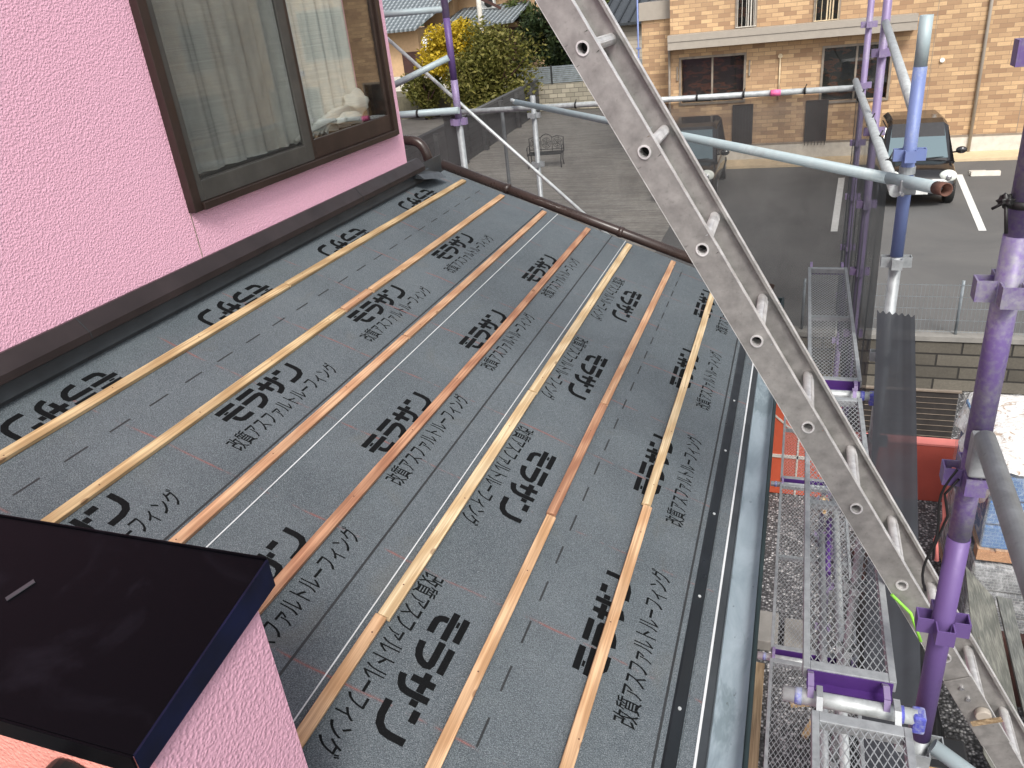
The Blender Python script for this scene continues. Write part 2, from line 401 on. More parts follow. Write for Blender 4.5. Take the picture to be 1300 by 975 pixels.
# ------------------------------------------------------------------ setting
GL = -5.5; PL = -4.7; UL = -3.6
b = NB()
vs = [b.verts.new(p) for p in ((-120, -60, GL), (120, -60, GL), (120, 11.2, GL), (-120, 11.2, GL))]; b.faces.new(vs)
struct('ground', b, 'gravel')
b = NB(); box(b, (-2.6, 11.33, GL), (60, 160, PL)); struct('parking_lot', b, 'asphalt')
b = NB(); box(b, (-60, 11.33, GL), (-2.603, 160, PL)); struct('patio', b, 'stone_paving')
b = NB(); box(b, (-80, 38.2, PL + .004), (-2.7, 158, UL)); struct('upper_terrace', b, 'soil')
b = NB()
for i in range(3):
    x = 3.63 + i * 2.6
    vs = [b.verts.new(p) for p in ((x - .29, 16.5, PL + .004), (x - .16, 16.5, PL + .004), (x + .15, 21.4, PL + .004), (x, 21.4, PL + .004))]; b.faces.new(vs)
x = 1.0
vs = [b.verts.new(p) for p in ((x - .29, 16.5, PL + .004), (x - .16, 16.5, PL + .004), (x + .15, 21.4, PL + .004), (x, 21.4, PL + .004))]; b.faces.new(vs)
struct('parking_line_markings', b, 'line_paint')
# far hill behind the houses
b = NB()
n = 40; prev = None
for i in range(n + 1):
    x = -90 + 180 * i / n; h = 5 + 2.2 * math.sin(i * .5) + 1.4 * math.sin(i * 1.3 + 1)
    cur = [b.verts.new((x, 95, PL)), b.verts.new((x, 108, h * .6)), b.verts.new((x, 130, h)), b.verts.new((x, 158, PL))]
    if prev:
        for k in range(3): b.faces.new([prev[k], cur[k], cur[k + 1], prev[k + 1]])
    prev = cur
struct('hill', b, 'leaf_dark')

# ------------------------------------------------------------------ the pink house
XW = -2.186
house = thing('pink_house', 'pink stucco house with the lower roof being re-covered', 'house', (XW, 4.2, GL))
WY0, WY1, WZ0, WZ1 = 2.353, 4.10, -.585, 1.15
b = NB()
zb = -.775
box(b, (XW - .16, -3, zb), (XW, WY0, 3.0)); box(b, (XW - .16, WY1, zb), (XW, 4.2, 3.0))
box(b, (XW - .16, WY0, zb), (XW, WY1, WZ0)); box(b, (XW - .16, WY0, WZ1), (XW, WY1, 3.0))
obj('wall', b, 'pink_stucco', house)
b = NB(); box(b, (-7.2, 4.04, GL), (XW - .161, 4.2, 3.0)); box(b, (-7.2, -3, GL), (-7.04, 4.03, 3.0)); box(b, (XW - .16, -3, GL), (XW - .002, 4.19, zb - .17))
obj('wall', b, 'pink_stucco', house)
# lower storey under the roof
b = NB(); prism(b, [(XW, GL), (-.5, GL), (-.5, Z0 + .5 * S - .09), (XW, Z0 - XW * S - .09)], 'y', -.6, 4.55)
obj('wall', b, 'pink_stucco', house)
b = NB(); prism(b, [(XW + .002, Z0 - XW * S - .085), (-.16, Z0 + .16 * S - .085), (-.16, Z0 + .16 * S - .004), (XW + .002, Z0 - XW * S - .004)], 'y', -.7, 4.70)
obj('roof_deck', b, 'timber_tan', house)
b = NB(); box(b, (-7.5, -3.3, 3.001), (-1.6, 4.7, 3.12)); obj('roof', b, 'flashing_grey', house)

def RP(u, v, n=0): return (v / K + n * S / K, u, Z0 - S * v / K + n / K)
def rquad(bm, u0, v0, u1, v1, n, mi=0):
    vs = [bm.verts.new(RP(u, v, n)) for u, v in ((u0, v0), (u1, v0), (u1, v1), (u0, v1))]; bm.faces.new(vs).material_index = mi
def rslab(bm, u0, v0, u1, v1, n0, n1, mi=0):
    hexa(bm, [RP(u0, v0, n0), RP(u1, v0, n0), RP(u1, v1, n0), RP(u0, v1, n0), RP(u0, v0, n1), RP(u1, v0, n1), RP(u1, v1, n1), RP(u0, v1, n1)], mi)

# strokes for the four big block letters; cell is 1 wide 1 high
def ribbon(bm, pts, w, place, mi):
    P = [Vector(p) for p in pts]; L = []; R = []
    for i, p in enumerate(P):
        d1 = (P[i] - P[i - 1]).normalized() if i else (P[1] - P[0]).normalized()
        d2 = (P[i + 1] - P[i]).normalized() if i < len(P) - 1 else d1
        n1 = Vector((-d1.y, d1.x)); n2 = Vector((-d2.y, d2.x)); m = (n1 + n2).normalized(); k = 1 / max(.5, m.dot(n1))
        L.append(p + m * w / 2 * k); R.append(p - m * w / 2 * k)
    lv = [bm.verts.new(place(q)) for q in L]; rv = [bm.verts.new(place(q)) for q in R]
    for i in range(len(P) - 1): bm.faces.new([lv[i], lv[i + 1], rv[i + 1], rv[i]]).material_index = mi
GLY = [
    [[(.06, .88), (.9, .88)], [(0, .55), (.98, .55)], [(.34, .755), (.34, .675)], [(.34, .425), (.34, .3), (.38, .2), (.47, .13), (.6, .12), (.92, .12)]],
    [[(.1, .89), (.92, .89)], [(.02, .58), (.74, .58), (.84, .54), (.86, .44), (.80, .30), (.68, .18), (.5, .11), (.22, .08)]],
    [[(0, .66), (.18, .66)], [(.38, .66), (.60, .66)], [(.82, .66), (1, .66)], [(.28, .95), (.28, .3)], [(.71, .97), (.71, .42), (.68, .26), (.58, .15), (.40, .08), (.28, .07)]],
    [[(.02, .84), (.36, .84)], [(.88, .92), (.88, .52), (.84, .32), (.70, .17), (.48, .10), (.06, .09)]]]
def logo(bm, u, v, inv, n, mi):
    """u,v = start of the reading line centre; inv = upside-down row"""
    sg = -1 if inv else 1
    for i, g in enumerate(GLY):
        for st in g:
            def place(q, i=i):
                s_ = (i * 1.04 + q.x) * .101; t = (q.y - .5) * .098
                return RP(u + sg * s_, v - sg * t, n)
            ribbon(bm, st, .20, place, mi)
cu = bpy.data.curves.new('sub', 'FONT'); cu.body = '\u6539\u8cea\u30a2\u30b9\u30d5\u30a1\u30eb\u30c8\u30eb\u30fc\u30d5\u30a3\u30f3\u30b0'; cu.size = 1; cu.offset = .008; cu.resolution_u = 2
tmp = bpy.data.objects.new('tmp', cu); C.objects.link(tmp)
dg = bpy.context.evaluated_depsgraph_get(); sub_me = bpy.data.meshes.new_from_object(tmp.evaluated_get(dg))
bpy.data.objects.remove(tmp)
xs = [v.co.x for v in sub_me.vertices]; ys = [v.co.y for v in sub_me.vertices]
SX0, SX1, SY0, SY1 = min(xs), max(xs), min(ys), max(ys)
def subtitle(bm, u, v, inv, n, mi):
    sg = -1 if inv else 1; vv = []
    for q in sub_me.vertices:
        s_ = (q.co.x - SX0) / (SX1 - SX0) * .60; t = ((q.co.y - SY0) / (SY1 - SY0) - .5) * .070
        vv.append(bm.verts.new(RP(u + sg * s_, v - sg * t, n)))
    for f in sub_me.polygons:
        try: bm.faces.new([vv[i] for i in f.vertices]).material_index = mi
        except ValueError: pass
UE0, UE1 = -.7, 4.70
def sheet(c, v0, v1, n, upr, inv, lap, fleece, ph, dashes, lab):
    b = NB()
    rslab(b, UE0, v0, UE1, v1, n - .002 if n > .001 else n - .0015, n, 0)
    if fleece: rslab(b, UE0, v1 + .0002, UE1, v1 + .0036, n - .0018, n + .0006, 2)
    m = n + .0006
    if lap is not None: rquad(b, UE0, lap - .0035, UE1, lap + .0035, m, 3)
    if dashes:
        u = -.6 + ph
        while u < 4.6: rquad(b, u, c - .003, u + .085, c + .003, m, 3); u += .168
    for k in range(-2, 5):
        if upr is not None:
            u = upr + k * .855
            if -.6 < u and u + .45 < 4.68: logo(b, u, c + (.195 if c > -2 else .222), False, m, 1)
            if -.6 < u - .09 and u + .53 < 4.68: subtitle(b, u - .09, c + .318, False, m, 1)
        if inv is not None:
            u = inv + k * .855
            if u < 4.68 and u - .45 > -.6: logo(b, u, c - (.195 if c > -2 else .198), True, m, 1)
            if c > -2 and u + .09 < 4.68 and u - .51 > -.6: subtitle(b, u + .09, c - .30, True, m, 1)
    o = obj('roofing_sheet', b, ['roofing_felt', 'lettering_ink', 'white_fleece', 'black_line'], house)
    o['label'] = lab
sheet(-.675, -1.17, -.205, .0010, 1.43, 1.43, -.265, False, .02, True, 'lowest grey roofing felt sheet with black lettering, next to the gutter')
sheet(-1.57, -2.00, -1.075, .0042, 1.885, None, -1.165, True, 0, False, 'middle grey roofing felt sheet with one row of lettering')
sheet(-2.05, -2.355, -1.545, .0074, 1.725, 1.715, -1.645, True, .06, True, 'upper grey roofing felt sheet beside the house wall')
# strip turned up the wall, flashing over it
b = NB(); 
zc = Z0 - XW * S
box(b, (XW + .001, UE0, zc - .02), (XW + .005, 4.66, zb - .03)); obj('upstand', b, 'flashing_grey', house)
b = NB(); prism(b, [(XW + .006, zb - .070), (XW + .022, zb - .072), (XW + .026, zb - .118), (XW + .006, zb - .118)], 'y', UE0, 4.45); obj('upstand_strip', b, 'flashing_light', house)
b = NB()
prism(b, [(XW - .01, zb + .012), (XW + .012, zb + .012), (XW + .05, zb - .035), (XW + .05, zb - .06), (XW + .044, zb - .06), (XW + .044, zb - .038), (XW + .006, zb - .002), (XW - .01, zb - .002)], 'y', -3, 4.33)
obj('wall_flashing', b, 'flashing_brown', house)
b = NB()
for y in (1.72, 3.55): box(b, (XW + .0505, y, zb - .058), (XW + .052, y + .004, zb - .036)); bar(b, (XW + .012, y, zb + .0125), (XW + .05, y, zb - .0345), .004, .002, up=(-.5, 0, .8))
obj('flashing_joint', b, 'black_line', house)
# folded end piece by the corner
b = NB(); hexa(b, [(XW - .10, 4.2, zb - .07), (XW + .10, 4.2, zb - .09), (XW + .12, 4.48, zb - .14), (XW - .05, 4.48, zb - .12), (XW - .10, 4.2, zb - .02), (XW + .06, 4.2, zb - .06), (XW + .08, 4.46, zb - .10), (XW - .06, 4.46, zb - .08)])
obj('corner_flashing', b, 'flashing_grey', house)
# window
win_loc = house
b = NB(); fw = .045
fx0, fx1 = XW - .17, XW + .035
box(b, (fx0, WY0, WZ0), (fx1, WY0 + fw, WZ1)); box(b, (fx0, WY1 - fw, WZ0), (fx1, WY1, WZ1))
box(b, (fx0, WY0 + fw, WZ0), (fx1 + .01, WY1 - fw, WZ0 + .03)); box(b, (fx0, WY0 + fw, WZ1 - fw), (fx1, WY1 - fw, WZ1))
window = obj('window', b, 'frame_brown', house, bevel=.003)
YM = 3.235
def sash(y0, y1, x, bot=.07, side=.032):
    b = NB()
    z0 = WZ0 + .031; z1 = WZ1 - fw - .001
    box(b, (x, y0, z0), (x + .024, y0 + side, z1)); box(b, (x, y1 - side, z0), (x + .024, y1, z1))
    box(b, (x, y0 + side, z0), (x + .024, y1 - side, z0 + bot)); box(b, (x, y0 + side, z1 - .04), (x + .024, y1 - side, z1))
    obj('sash', b, 'frame_brown', window, bevel=.002)
    b = NB(); box(b, (x + .010, y0 + side, z0 + bot), (x + .014, y1 - side, z1 - .04)); obj('pane', b, 'window_glass', window)
sash(WY0 + fw, YM + .02, XW - .030); sash(YM - .015, WY1 - fw, XW - .002, .085)
# insect screen in front of the near half
b = NB(); x = XW + .016; z0 = WZ0 + .031; z1 = WZ1 - fw - .001; y0 = WY0 + fw; y1 = YM - .016
for a, c in (((x, y0, z0), (x + .014, y0 + .03, z1)), ((x, y1 - .06, z0), (x + .014, y1, z1)), ((x, y0 + .03, z0), (x + .014, y1 - .06, z0 + .075)), ((x, y0 + .03, z1 - .04), (x + .014, y1 - .06, z1))): box(b, a, c)
scr = obj('screen_frame', b, 'screen_grey', window, bevel=.002)
b = NB(); box(b, (x + .006, y0 + .03, z0 + .075), (x + .0075, y1 - .06, z1 - .04)); obj('screen_mesh', b, 'insect_screen', scr)
# dark room
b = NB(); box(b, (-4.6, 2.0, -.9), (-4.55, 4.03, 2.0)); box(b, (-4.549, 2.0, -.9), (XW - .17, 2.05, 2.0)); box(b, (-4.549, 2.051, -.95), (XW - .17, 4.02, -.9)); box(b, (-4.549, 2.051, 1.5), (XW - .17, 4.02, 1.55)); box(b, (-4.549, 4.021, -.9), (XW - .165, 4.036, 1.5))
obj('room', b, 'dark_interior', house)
# curtains
def curtain(y0, y1, amp, wl, label, gather=None, seed=0):
    b = NB(); ny = int((y1 - y0) / .012); nz = 40; rows = []
    rnd = random.Random(seed); ph = rnd.random() * 6
    for j in range(nz + 1):
        z = WZ0 + .09 + (WZ1 + .05 - WZ0 - .09) * j / nz; row = []
        for i in range(ny + 1):
            t = i / ny; y = y0 + (y1 - y0) * t; k = 2 * PI / wl
            x = XW - .16 + amp * (math.sin(k * y + ph + .9 * math.sin(2.1 * y + z * .4)) + .45 * math.sin(2.3 * k * y + ph * 2 + .5 * z))
            if gather:
                g = max(0, 1 - abs(z - gather[1]) / .55); g = g * g * (3 - 2 * g)
                if z < gather[1]: g = 1
                y = y * (1 - .55 * g * t) + (gather[0]) * .55 * g * t
            row.append(b.verts.new((x, y, z)))
        rows.append(row)
    for A, B in zip(rows, rows[1:]):
        for i in range(ny): f = b.faces.new([A[i], A[i + 1], B[i + 1], B[i]]); f.smooth = True
    return solo('curtain', b, 'curtain', label, 'curtain', (XW - .16, y0, WZ0))
curtain(2.36, 3.22, .016, .17, 'grey-looking sheer curtain hanging straight behind the insect screen', seed=1)
curtain(3.18, 4.035, .022, .12, 'pale sheer curtain hanging in folds behind the clear right-hand pane', seed=2)
# bunched bottom of the right curtain
b = NB()
rnd = random.Random(5)
def blob(bm, c, r, seg=14, noise=.25, mi=0, rndm=rnd):
    c = Vector(c); m = bmesh.ops.create_icosphere(bm, subdivisions=3, radius=1)
    ph = [rndm.random() * 6 for _ in range(4)]
    for q in m['verts']:
        d = q.co.copy(); k = 1 + noise * (math.sin(5 * d.x + ph[0]) * math.sin(4 * d.y + ph[1]) + .6 * math.sin(9 * d.z + ph[2] + 3 * d.y))
        q.co = c + Vector((d.x * r[0] * k, d.y * r[1] * k, d.z * r[2] * k))
    for f in bm.faces: f.smooth = True
blob(b, (XW - .11, 3.93, WZ0 + .20), (.045, .10, .065), noise=.16)
blob(b, (XW - .11, 3.80, WZ0 + .14), (.035, .14, .03), noise=.2)
for k in range(7):
    y = 3.42 + k * .045; tube(b, [(XW - .13, y - .1, WZ0 + .10), (XW - .12, y, WZ0 + .13 + .01 * k), (XW - .11, 3.84, WZ0 + .17 + .004 * k)], [.012, .016, .010], 8)
solo('curtain', b, 'curtain', 'bunched and knotted end of the pale curtain at the lower right of the window', 'curtain', (XW - .13, 3.9, WZ0 + .1))
# crack line below the window
b = NB(); box(b, (XW + .0002, WY0 + .004, zb + .014), (XW + .0012, WY0 + .008, WZ0 - .002)); obj('wall_joint', b, 'frame_taupe', house)

# brown downpipe round the corner
b = NB()
def bend(pts, r=.06, n=5):
    out = [Vector(pts[0])]
    for i in range(1, len(pts) - 1):
        p = Vector(pts[i]); a = (Vector(pts[i - 1]) - p).normalized(); c = (Vector(pts[i + 1]) - p).normalized()
        for k in range(n + 1):
            t = k / n; out.append(p + a * r * (1 - t) ** 2 + c * r * t ** 2)
    out.append(Vector(pts[-1])); return out
tube(b, bend([(-2.75, 4.62, -.66), (-2.28, 4.62, -.71), (-2.22, 4.62, -.93)], .07), .031, 18)
tube(b, [(-2.22, 4.62, -.83), (-2.22, 4.62, -.90)], .036, 18)
obj('downpipe', b, 'pipe_brown', house)
b = NB(); tube(b, [(-2.22, 4.76, -.885), (-.10, 4.76, -1.72)], .031, 18); 
for t in (.2, .55, .85): tube(b, [(-2.22 + 2.12 * t, 4.76, -.885 - .835 * t), (-2.22 + 2.12 * t + .03, 4.76, -.885 - .835 * t - .012)], .035, 18)
obj('downpipe', b, 'pipe_brown', house)

# eave: rubber strip, fleece line, flashing, gutter
b = NB(); rslab(b, UE0, -.2045, UE1, -.168, 0, .002); obj('eave_felt', b, 'roofing_felt', house)
b = NB()
sec = [(-.246, .0014), (-.240, .006), (-.214, .0085), (-.208, .0014)]
for i in range(3):
    vs = [b.verts.new(RP(u, v, n)) for (v, n) in (sec[i], sec[i + 1]) for u in (UE0, UE1)]; b.faces.new([vs[0], vs[1], vs[3], vs[2]])
st = obj('eave_strip', b, 'flashing_black', house)
b = NB()
for k in range(9):
    u = -.3 + k * .44 + .0; tube(b, [RP(u, -.227, .0075), RP(u, -.227, .0105)], .005, 10)
obj('screw', b, 'galvanised_bright', st)
b = NB(); rslab(b, UE0, -.1678, UE1, -.161, -.001, .0035); obj('fleece_edge', b, 'white_fleece', house)
b = NB(); rslab(b, UE0, -.1606, UE1, -.140, -.003, .0015); prism(b, [(-.132, -1.747), (-.126, -1.747), (-.126, -1.79), (-.132, -1.79)], 'y', UE0, UE1); obj('drip_edge', b, 'flashing_grey', house)
gp = [(-.140, -1.760), (-.136, -1.788), (-.112, -1.806), (-.080, -1.812), (-.056, -1.806), (-.046, -1.790), (-.041, -1.765)]
b = NB()
def gut(bm, prof, y0, y1, mi=0):
    A = [bm.verts.new((x, y0, z)) for x, z in prof]; B = [bm.verts.new((x, y1, z)) for x, z in prof]
    for i in range(len(prof) - 1): f = bm.faces.new([A[i], B[i], B[i + 1], A[i + 1]]); f.smooth = True; f.material_index = mi
gut(b, gp, UE0, 4.72); g_ = obj('gutter', b, 'gutter_metal', house)
b = NB(); out = [(-.041, -1.765), (-.041, -1.759), (-.027, -1.759), (-.027, -1.80), (-.045, -1.835), (-.125, -1.835), (-.142, -1.79)]
gut(b, out, UE0, 4.72); obj('gutter_face', b, 'gutter_dark', house)
b = NB(); box(b, (-.135, 4.72, -1.83), (-.03, 4.735, -1.76)); obj('gutter_end', b, 'gutter_dark', house)

# ------------------------------------------------------------------ battens: each piece a thing
def batten(v, u0, u1, m, label, w=.042, t=.015, dv=0):
    b = NB(); n0 = .0082
    L = u1 - u0; N = max(2, int(L / .25)); rnd = random.Random(hash((round(v * 100), round(u0 * 100))) % 9999)
    a0 = rnd.random() * 6
    rings = []
    for i in range(N + 1):
        u = u0 + L * i / N; o = .0035 * math.sin(u * 1.3 + a0) + dv * (u - u0)
        rings.append([b.verts.new(RP(u, v + o + sv * w / 2, n)) for sv, n in ((-1, n0), (1, n0), (1, n0 + t), (-1, n0 + t))])
    for A, B in zip(rings, rings[1:]):
        for k in range(4): b.faces.new([A[k], A[(k + 1) % 4], B[(k + 1) % 4], B[k]])
    b.faces.new(rings[0]); b.faces.new(rings[-1])
    # nail heads
    base = RP(u0, v, n0)
    root = solo('roof_batten', b, m, label, 'batten', base, 'roof battens', bevel=.0015)
    b = NB(); u = u0 + .12
    while u < u1 - .05:
        if 0.6 < u < 3.6:
            o = .0035 * math.sin(u * 1.3 + a0) + dv * (u - u0) + rnd.uniform(-.008, .008)
            p = Vector(RP(u, v + o, n0 + t - .001)) - Vector(base); q = Vector(RP(u, v + o, n0 + t + .0006)) - Vector(base)
            tube(b, [p, q], .0024, 8)
        u += .43 + rnd.uniform(-.04, .04)
    if len(b.verts): obj('nail_head', b, 'rust', root, base='local')
    else: b.free()
rows = [(-2.182, [(-.6, 2.615, 'pine_yellow', 'pale yellow batten nearest the house wall, near length'), (2.625, 4.62, 'pine_yellow', 'pale yellow batten nearest the house wall, far length up to the corner')]),
        (-1.908, [(-.6, 2.605, 'pine_yellow', 'knotty yellow-brown batten second from the house wall, long near length'), (2.617, 2.845, 'cedar_orange', 'very short pinkish batten piece in the second row from the house wall'), (2.857, 4.62, 'pine_peach', 'far length of the second batten row from the house wall')]),
        (-1.612, [(-.6, 2.605, 'cedar_orange', 'salmon-orange batten third from the house wall, next to a thin white line'), (2.617, 4.62, 'cedar_orange', 'far length of the third batten row from the house wall')]),
        (-1.312, [(-.6, 4.62, 'cedar_red', 'reddish-brown batten in the middle row, crossing the big black letters')]),
        (-1.033, [(-.6, 1.3, 'pine_peach', 'near peach-coloured length of the batten lying along the white sheet edge'), (1.303, 2.595, 'pine_pale', 'pale yellow length with dark knots along the white sheet edge'), (2.607, 4.62, 'pine_pale', 'far length of the batten row along the white sheet edge')]),
        (-.749, [(-.6, 1.945, 'pine_peach', 'peach-coloured near length of the second batten row from the gutter'), (1.957, 2.72, 'cedar_red', 'short mottled red-brown length in the second batten row from the gutter'), (2.732, 4.62, 'cedar_orange', 'orange far length of the second batten row from the gutter')]),
        (-.465, [(-.6, 2.205, 'pine_peach', 'near length of the batten row closest to the gutter, brownish at its far end'), (2.215, 4.62, 'pine_pale', 'pale cream far length of the batten row closest to the gutter')])]
for v, ps in rows:
    for (u0, u1, m, lab) in ps: batten(v, u0, u1, m, lab, w=.037 if m == 'pine_pale' and v < -1 else .0325)

# ------------------------------------------------------------------ parapet in the foreground
par = thing('parapet_wall', 'near pink and salmon parapet wall capped with glossy black metal, lower left', 'parapet', (-.76, .6, -1.5))
PX, YF, YN = -.762, .728, .44
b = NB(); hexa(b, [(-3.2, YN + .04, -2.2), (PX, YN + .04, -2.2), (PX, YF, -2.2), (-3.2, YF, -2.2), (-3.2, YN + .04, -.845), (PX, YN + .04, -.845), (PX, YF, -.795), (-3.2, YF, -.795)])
obj('wall', b, 'shaded_pink_stucco', par)
b = NB(); box(b, (-3.2, YN + .02, -2.2), (PX - .015, YN + .0395, -.86)); sal = obj('inner_face', b, 'salmon_stucco', par)
b = NB()
def capz(y): return -.742 + (y - .762) * (.062 / .306)
y0, y1 = .452, .764
hexa(b, [(-3.3, y0, capz(y0) - .004), (-.752, y0, capz(y0) - .004), (-.752, y1, capz(y1) - .004), (-3.3, y1, capz(y1) - .004), (-3.3, y0, capz(y0)), (-.752, y0, capz(y0)), (-.752, y1, capz(y1)), (-3.3, y1, capz(y1))])
box(b, (-3.3, y1 + .0003, capz(y1) - .05), (-.752, y1 + .004, capz(y1) + .004))
box(b, (-3.3, y0 - .004, capz(y0) - .035), (-.752, y0 - .0003, capz(y0)))
cap = obj('coping', b, 'coping_black', par, bevel=.0015)
b = NB(); hexa(b, [(-.7518, y0, capz(y0) - .037), (-.748, y0, capz(y0) - .037), (-.748, y1, capz(y1) - .05), (-.7518, y1, capz(y1) - .05), (-.7518, y0, capz(y0) + .001), (-.748, y0, capz(y0) + .001), (-.748, y1, capz(y1) + .001), (-.7518, y1, capz(y1) + .001)])
obj('end_flange', b, 'coping_blue', cap)
b = NB(); box(b, (-1.16, .66, capz(.66) + .0005), (-1.13, .70, capz(.70) + .0035)); bar(b, (-1.175, .600, capz(.60) + .001), (-1.155, .645, capz(.645) + .001), .012, .0015); b.free()
b = NB(); bar(b, (-1.155, .615, capz(.615) + .0012), (-1.135, .655, capz(.655) + .0012), .011, .0012, up=(0, 0, 1)); obj('scuff', b, 'flashing_grey', cap)
b = NB(); tube(b, [(-.97, .33, -.93), (-.97, .33, -.885), (-.97, .345, -.865), (-.97, .38, -.85), (-.97, .455, -.85)], [.05, .05, .048, .045, .045], 20); 
b.free()
b = NB()
prof = []
for k in range(13):
    a = PI * k / 12; prof.append((-.90 + .048 * math.cos(a), -.915 + .048 * math.sin(a)))
prof += [(-.948, -1.2), (-.852, -1.2)]
prism(b, prof, 'y', YN - .035, YN + .0195); obj('black_arch', b, 'black_plastic', par, bevel=.004)  # black arch-topped block standing off the inner face
# ------------------------------------------------------------------ scaffolding
R1 = .0243
def pockets(bm, x, y, z, r=R1):
    for a in range(4):
        c, s_ = math.cos(a * PI / 2), math.sin(a * PI / 2)
        def T(px, py, pz): return (x + c * px - s_ * py, y + s_ * px + c * py, z + pz)
        for (x0, x1, y0, y1) in ((r - .001, r + .032, -.021, -.0175), (r - .001, r + .032, .0175, .021), (r + .0322, r + .0358, -.021, .021)):
            hexa(bm, [T(x0, y0, -.045), T(x1, y0, -.045), T(x1, y1, -.045), T(x0, y1, -.045), T(x0, y0, 0), T(x1, y0, 0), T(x1, y1, 0), T(x0, y1, 0)])
def post(x, y, z0, z1, first, mat, label, segs=None, sleeve=None):
    t = thing('scaffold_post', label, 'scaffold post', (x, y, z0), 'upright posts of the scaffold')
    b = NB()
    if segs:
        for i, (a, c, m) in enumerate(segs): 
            rr = R1 if i % 2 == 0 else R1 + .0012
            bb = NB(); openpipe(bb, (x, y, a), (x, y, c), rr) if c == z1 else tube(bb, [(x, y, a), (x, y, c)], rr, 24)
            obj('pipe', bb, m, t)
        b.free()
    else:
        openpipe(b, (x, y, z0), (x, y, z1), R1, seg=20); obj('pipe', b, mat, t)
    z = first
    while z > z0 + .1:
        if z < z1:
            b = NB(); pockets(b, x, y, z); obj('wedge_pocket', b, mat if not segs else [m for a, c, m in segs if a <= z <= c][0], t)
        z -= .45
    return t
PXX, PY = .418, 1.725
p1 = post(PXX, PY, GL, 1.9, 1.66, 'post_purple', 'thick near purple scaffold post at right with black cable tied to it',
     segs=[(GL, -1.93, 'galvanised'), (-1.93, -1.24, 'post_purple'), (-1.24, -.99, 'post_mottled'), (-.99, -.50, 'post_mottled'), (-.50, 1.9, 'post_mottled')])
p2 = post(.425, 3.55, GL, -.178, -.67, 'post_blue', 'blue painted scaffold post with open grey top end, in front of the black car',
     segs=[(GL, -1.12, 'galvanised'), (-1.12, -.36, 'post_blue'), (-.36, -.178, 'bluish_pipe')])
p3 = post(.432, 5.38, GL, 1.6, -.43, 'post_lavender', 'lavender scaffold post with a white diagonal pipe fixed near its top')
p4 = post(.462, 7.2, GL, 1.6, -.37, 'post_lavender', 'slim lavender scaffold post at the corner where the net pipes meet')
p5 = post(-2.33, 5.38, GL, 1.6, -.68, 'post_purple', 'purple scaffold post beyond the corner of the pink house',
     segs=[(GL, -.70, 'galvanised'), (-.70, -.42, 'post_lavender'), (-.42, -.02, 'post_purple'), (-.02, 1.6, 'post_lavender')])
p7 = post(-2.35, 7.2, GL, -.75, -.9, 'galvanised', 'plain grey scaffold post standing behind the net on the left')
p8 = post(-3.2, 5.38, GL, 1.6, -.2, 'galvanised', 'plain grey scaffold post mostly hidden behind the pink house corner')
# second storey-high post on the far building side
pA = post(-4.39, 23.3, PL, .8, -1.35, 'post_blue', 'distant thin grey and blue post beside the brick building corner')

def pipe(name, p, q, r, mat, label, cat='scaffold pipe', open_end=False, group='horizontal and diagonal scaffold pipes'):
    b = NB()
    if open_end: openpipe(b, p, q, r)
    else: tube(b, [p, q], r, 20)
    return solo(name, b, mat, label, cat, p, group)
pipe('scaffold_pipe', (-3.3, 7.2, -.855), (.50, 7.25, -.865), .0243, 'galvanised_bright', 'long level pipe with black ties that the far net hangs from')
pipe('scaffold_pipe', (-3.3, 5.32, -.63), (-2.30, 5.33, -.62), .0243, 'bluish_pipe', 'short level pipe from the pink house corner to the purple post')
pipe('scaffold_pipe', (.40, 7.15, -.80), (.385, 3.50, -.83), .0243, 'galvanised_bright', 'pale pipe with black ties running from the corner post towards the blue post')
pipe('scaffold_pipe', (-2.52, 7.17, -.79), (.385, 3.58, -.80), .0243, 'bluish_pipe', 'long level bluish pipe crossing behind the ladder at an angle')
b = NB(); tube(b, [(-2.56, 7.20, -.775), (-2.50, 7.13, -.785)], .016, 12); 
solo('pipe_hook', b, 'galvanised_bright', 'small hook at the far end of the long angled pipe', 'hook', (-2.56, 7.2, -.775))
t = thing('scaffold_pipe', 'short thick pipe stub with a rusty open end beside the blue post', 'scaffold pipe', (.34, 3.62, -.80), 'horizontal and diagonal scaffold pipes')
b = NB(); tube(b, [(.36, 3.62, -.80), (.500, 3.27, -.765)], .0243, 20); obj('pipe', b, 'bluish_pipe', t)
b = NB(); openpipe(b, (.499, 3.272, -.765), (.523, 3.212, -.759), .0247); obj('rusty_end', b, 'rust', t)
# clamp at the blue post
t = thing('pipe_clamp', 'steel clamp holding the pipes to the foot of the blue post', 'clamp', (.42, 3.5, -.82))
b = NB(); 
for dz in (-.02, .02): tube(b, [(.425, 3.55, -.79 + dz), (.425, 3.55, -.76 + dz)], .031, 18)
obj('collar', b, 'galvanised', t)
b = NB(); box(b, (.395, 3.45, -.835), (.455, 3.53, -.775)); obj('block', b, 'galvanised', t, bevel=.006)
b = NB(); tube(b, [(.44, 3.44, -.80), (.47, 3.42, -.79)], .009, 6); tube(b, [(.40, 3.44, -.82), (.40, 3.40, -.82)], .008, 6); obj('bolt', b, 'chrome', t)
pipe('scaffold_pipe', (.432, 5.38, -.29), (.425, 3.62, -.52), .0215, 'galvanised_bright', 'white pipe sloping from the lavender post down to the blue post')
pipe('scaffold_pipe', (-2.33, 5.33, -.27), (-2.78, 5.20, -.43), .0215, 'bluish_pipe', 'pale pipe sloping left and down from the purple post')
pipe('scaffold_pipe', (-3.3, 5.38, .055), (-2.34, 5.38, .035), .0215, 'bluish_pipe', 'level pipe at the very top left joining the purple post')
pipe('scaffold_brace', (-3.1, 5.45, .13), (-.9, 5.45, -1.93), .0125, 'galvanised_bright', 'thin silver diagonal brace passing behind the purple post', 'brace')
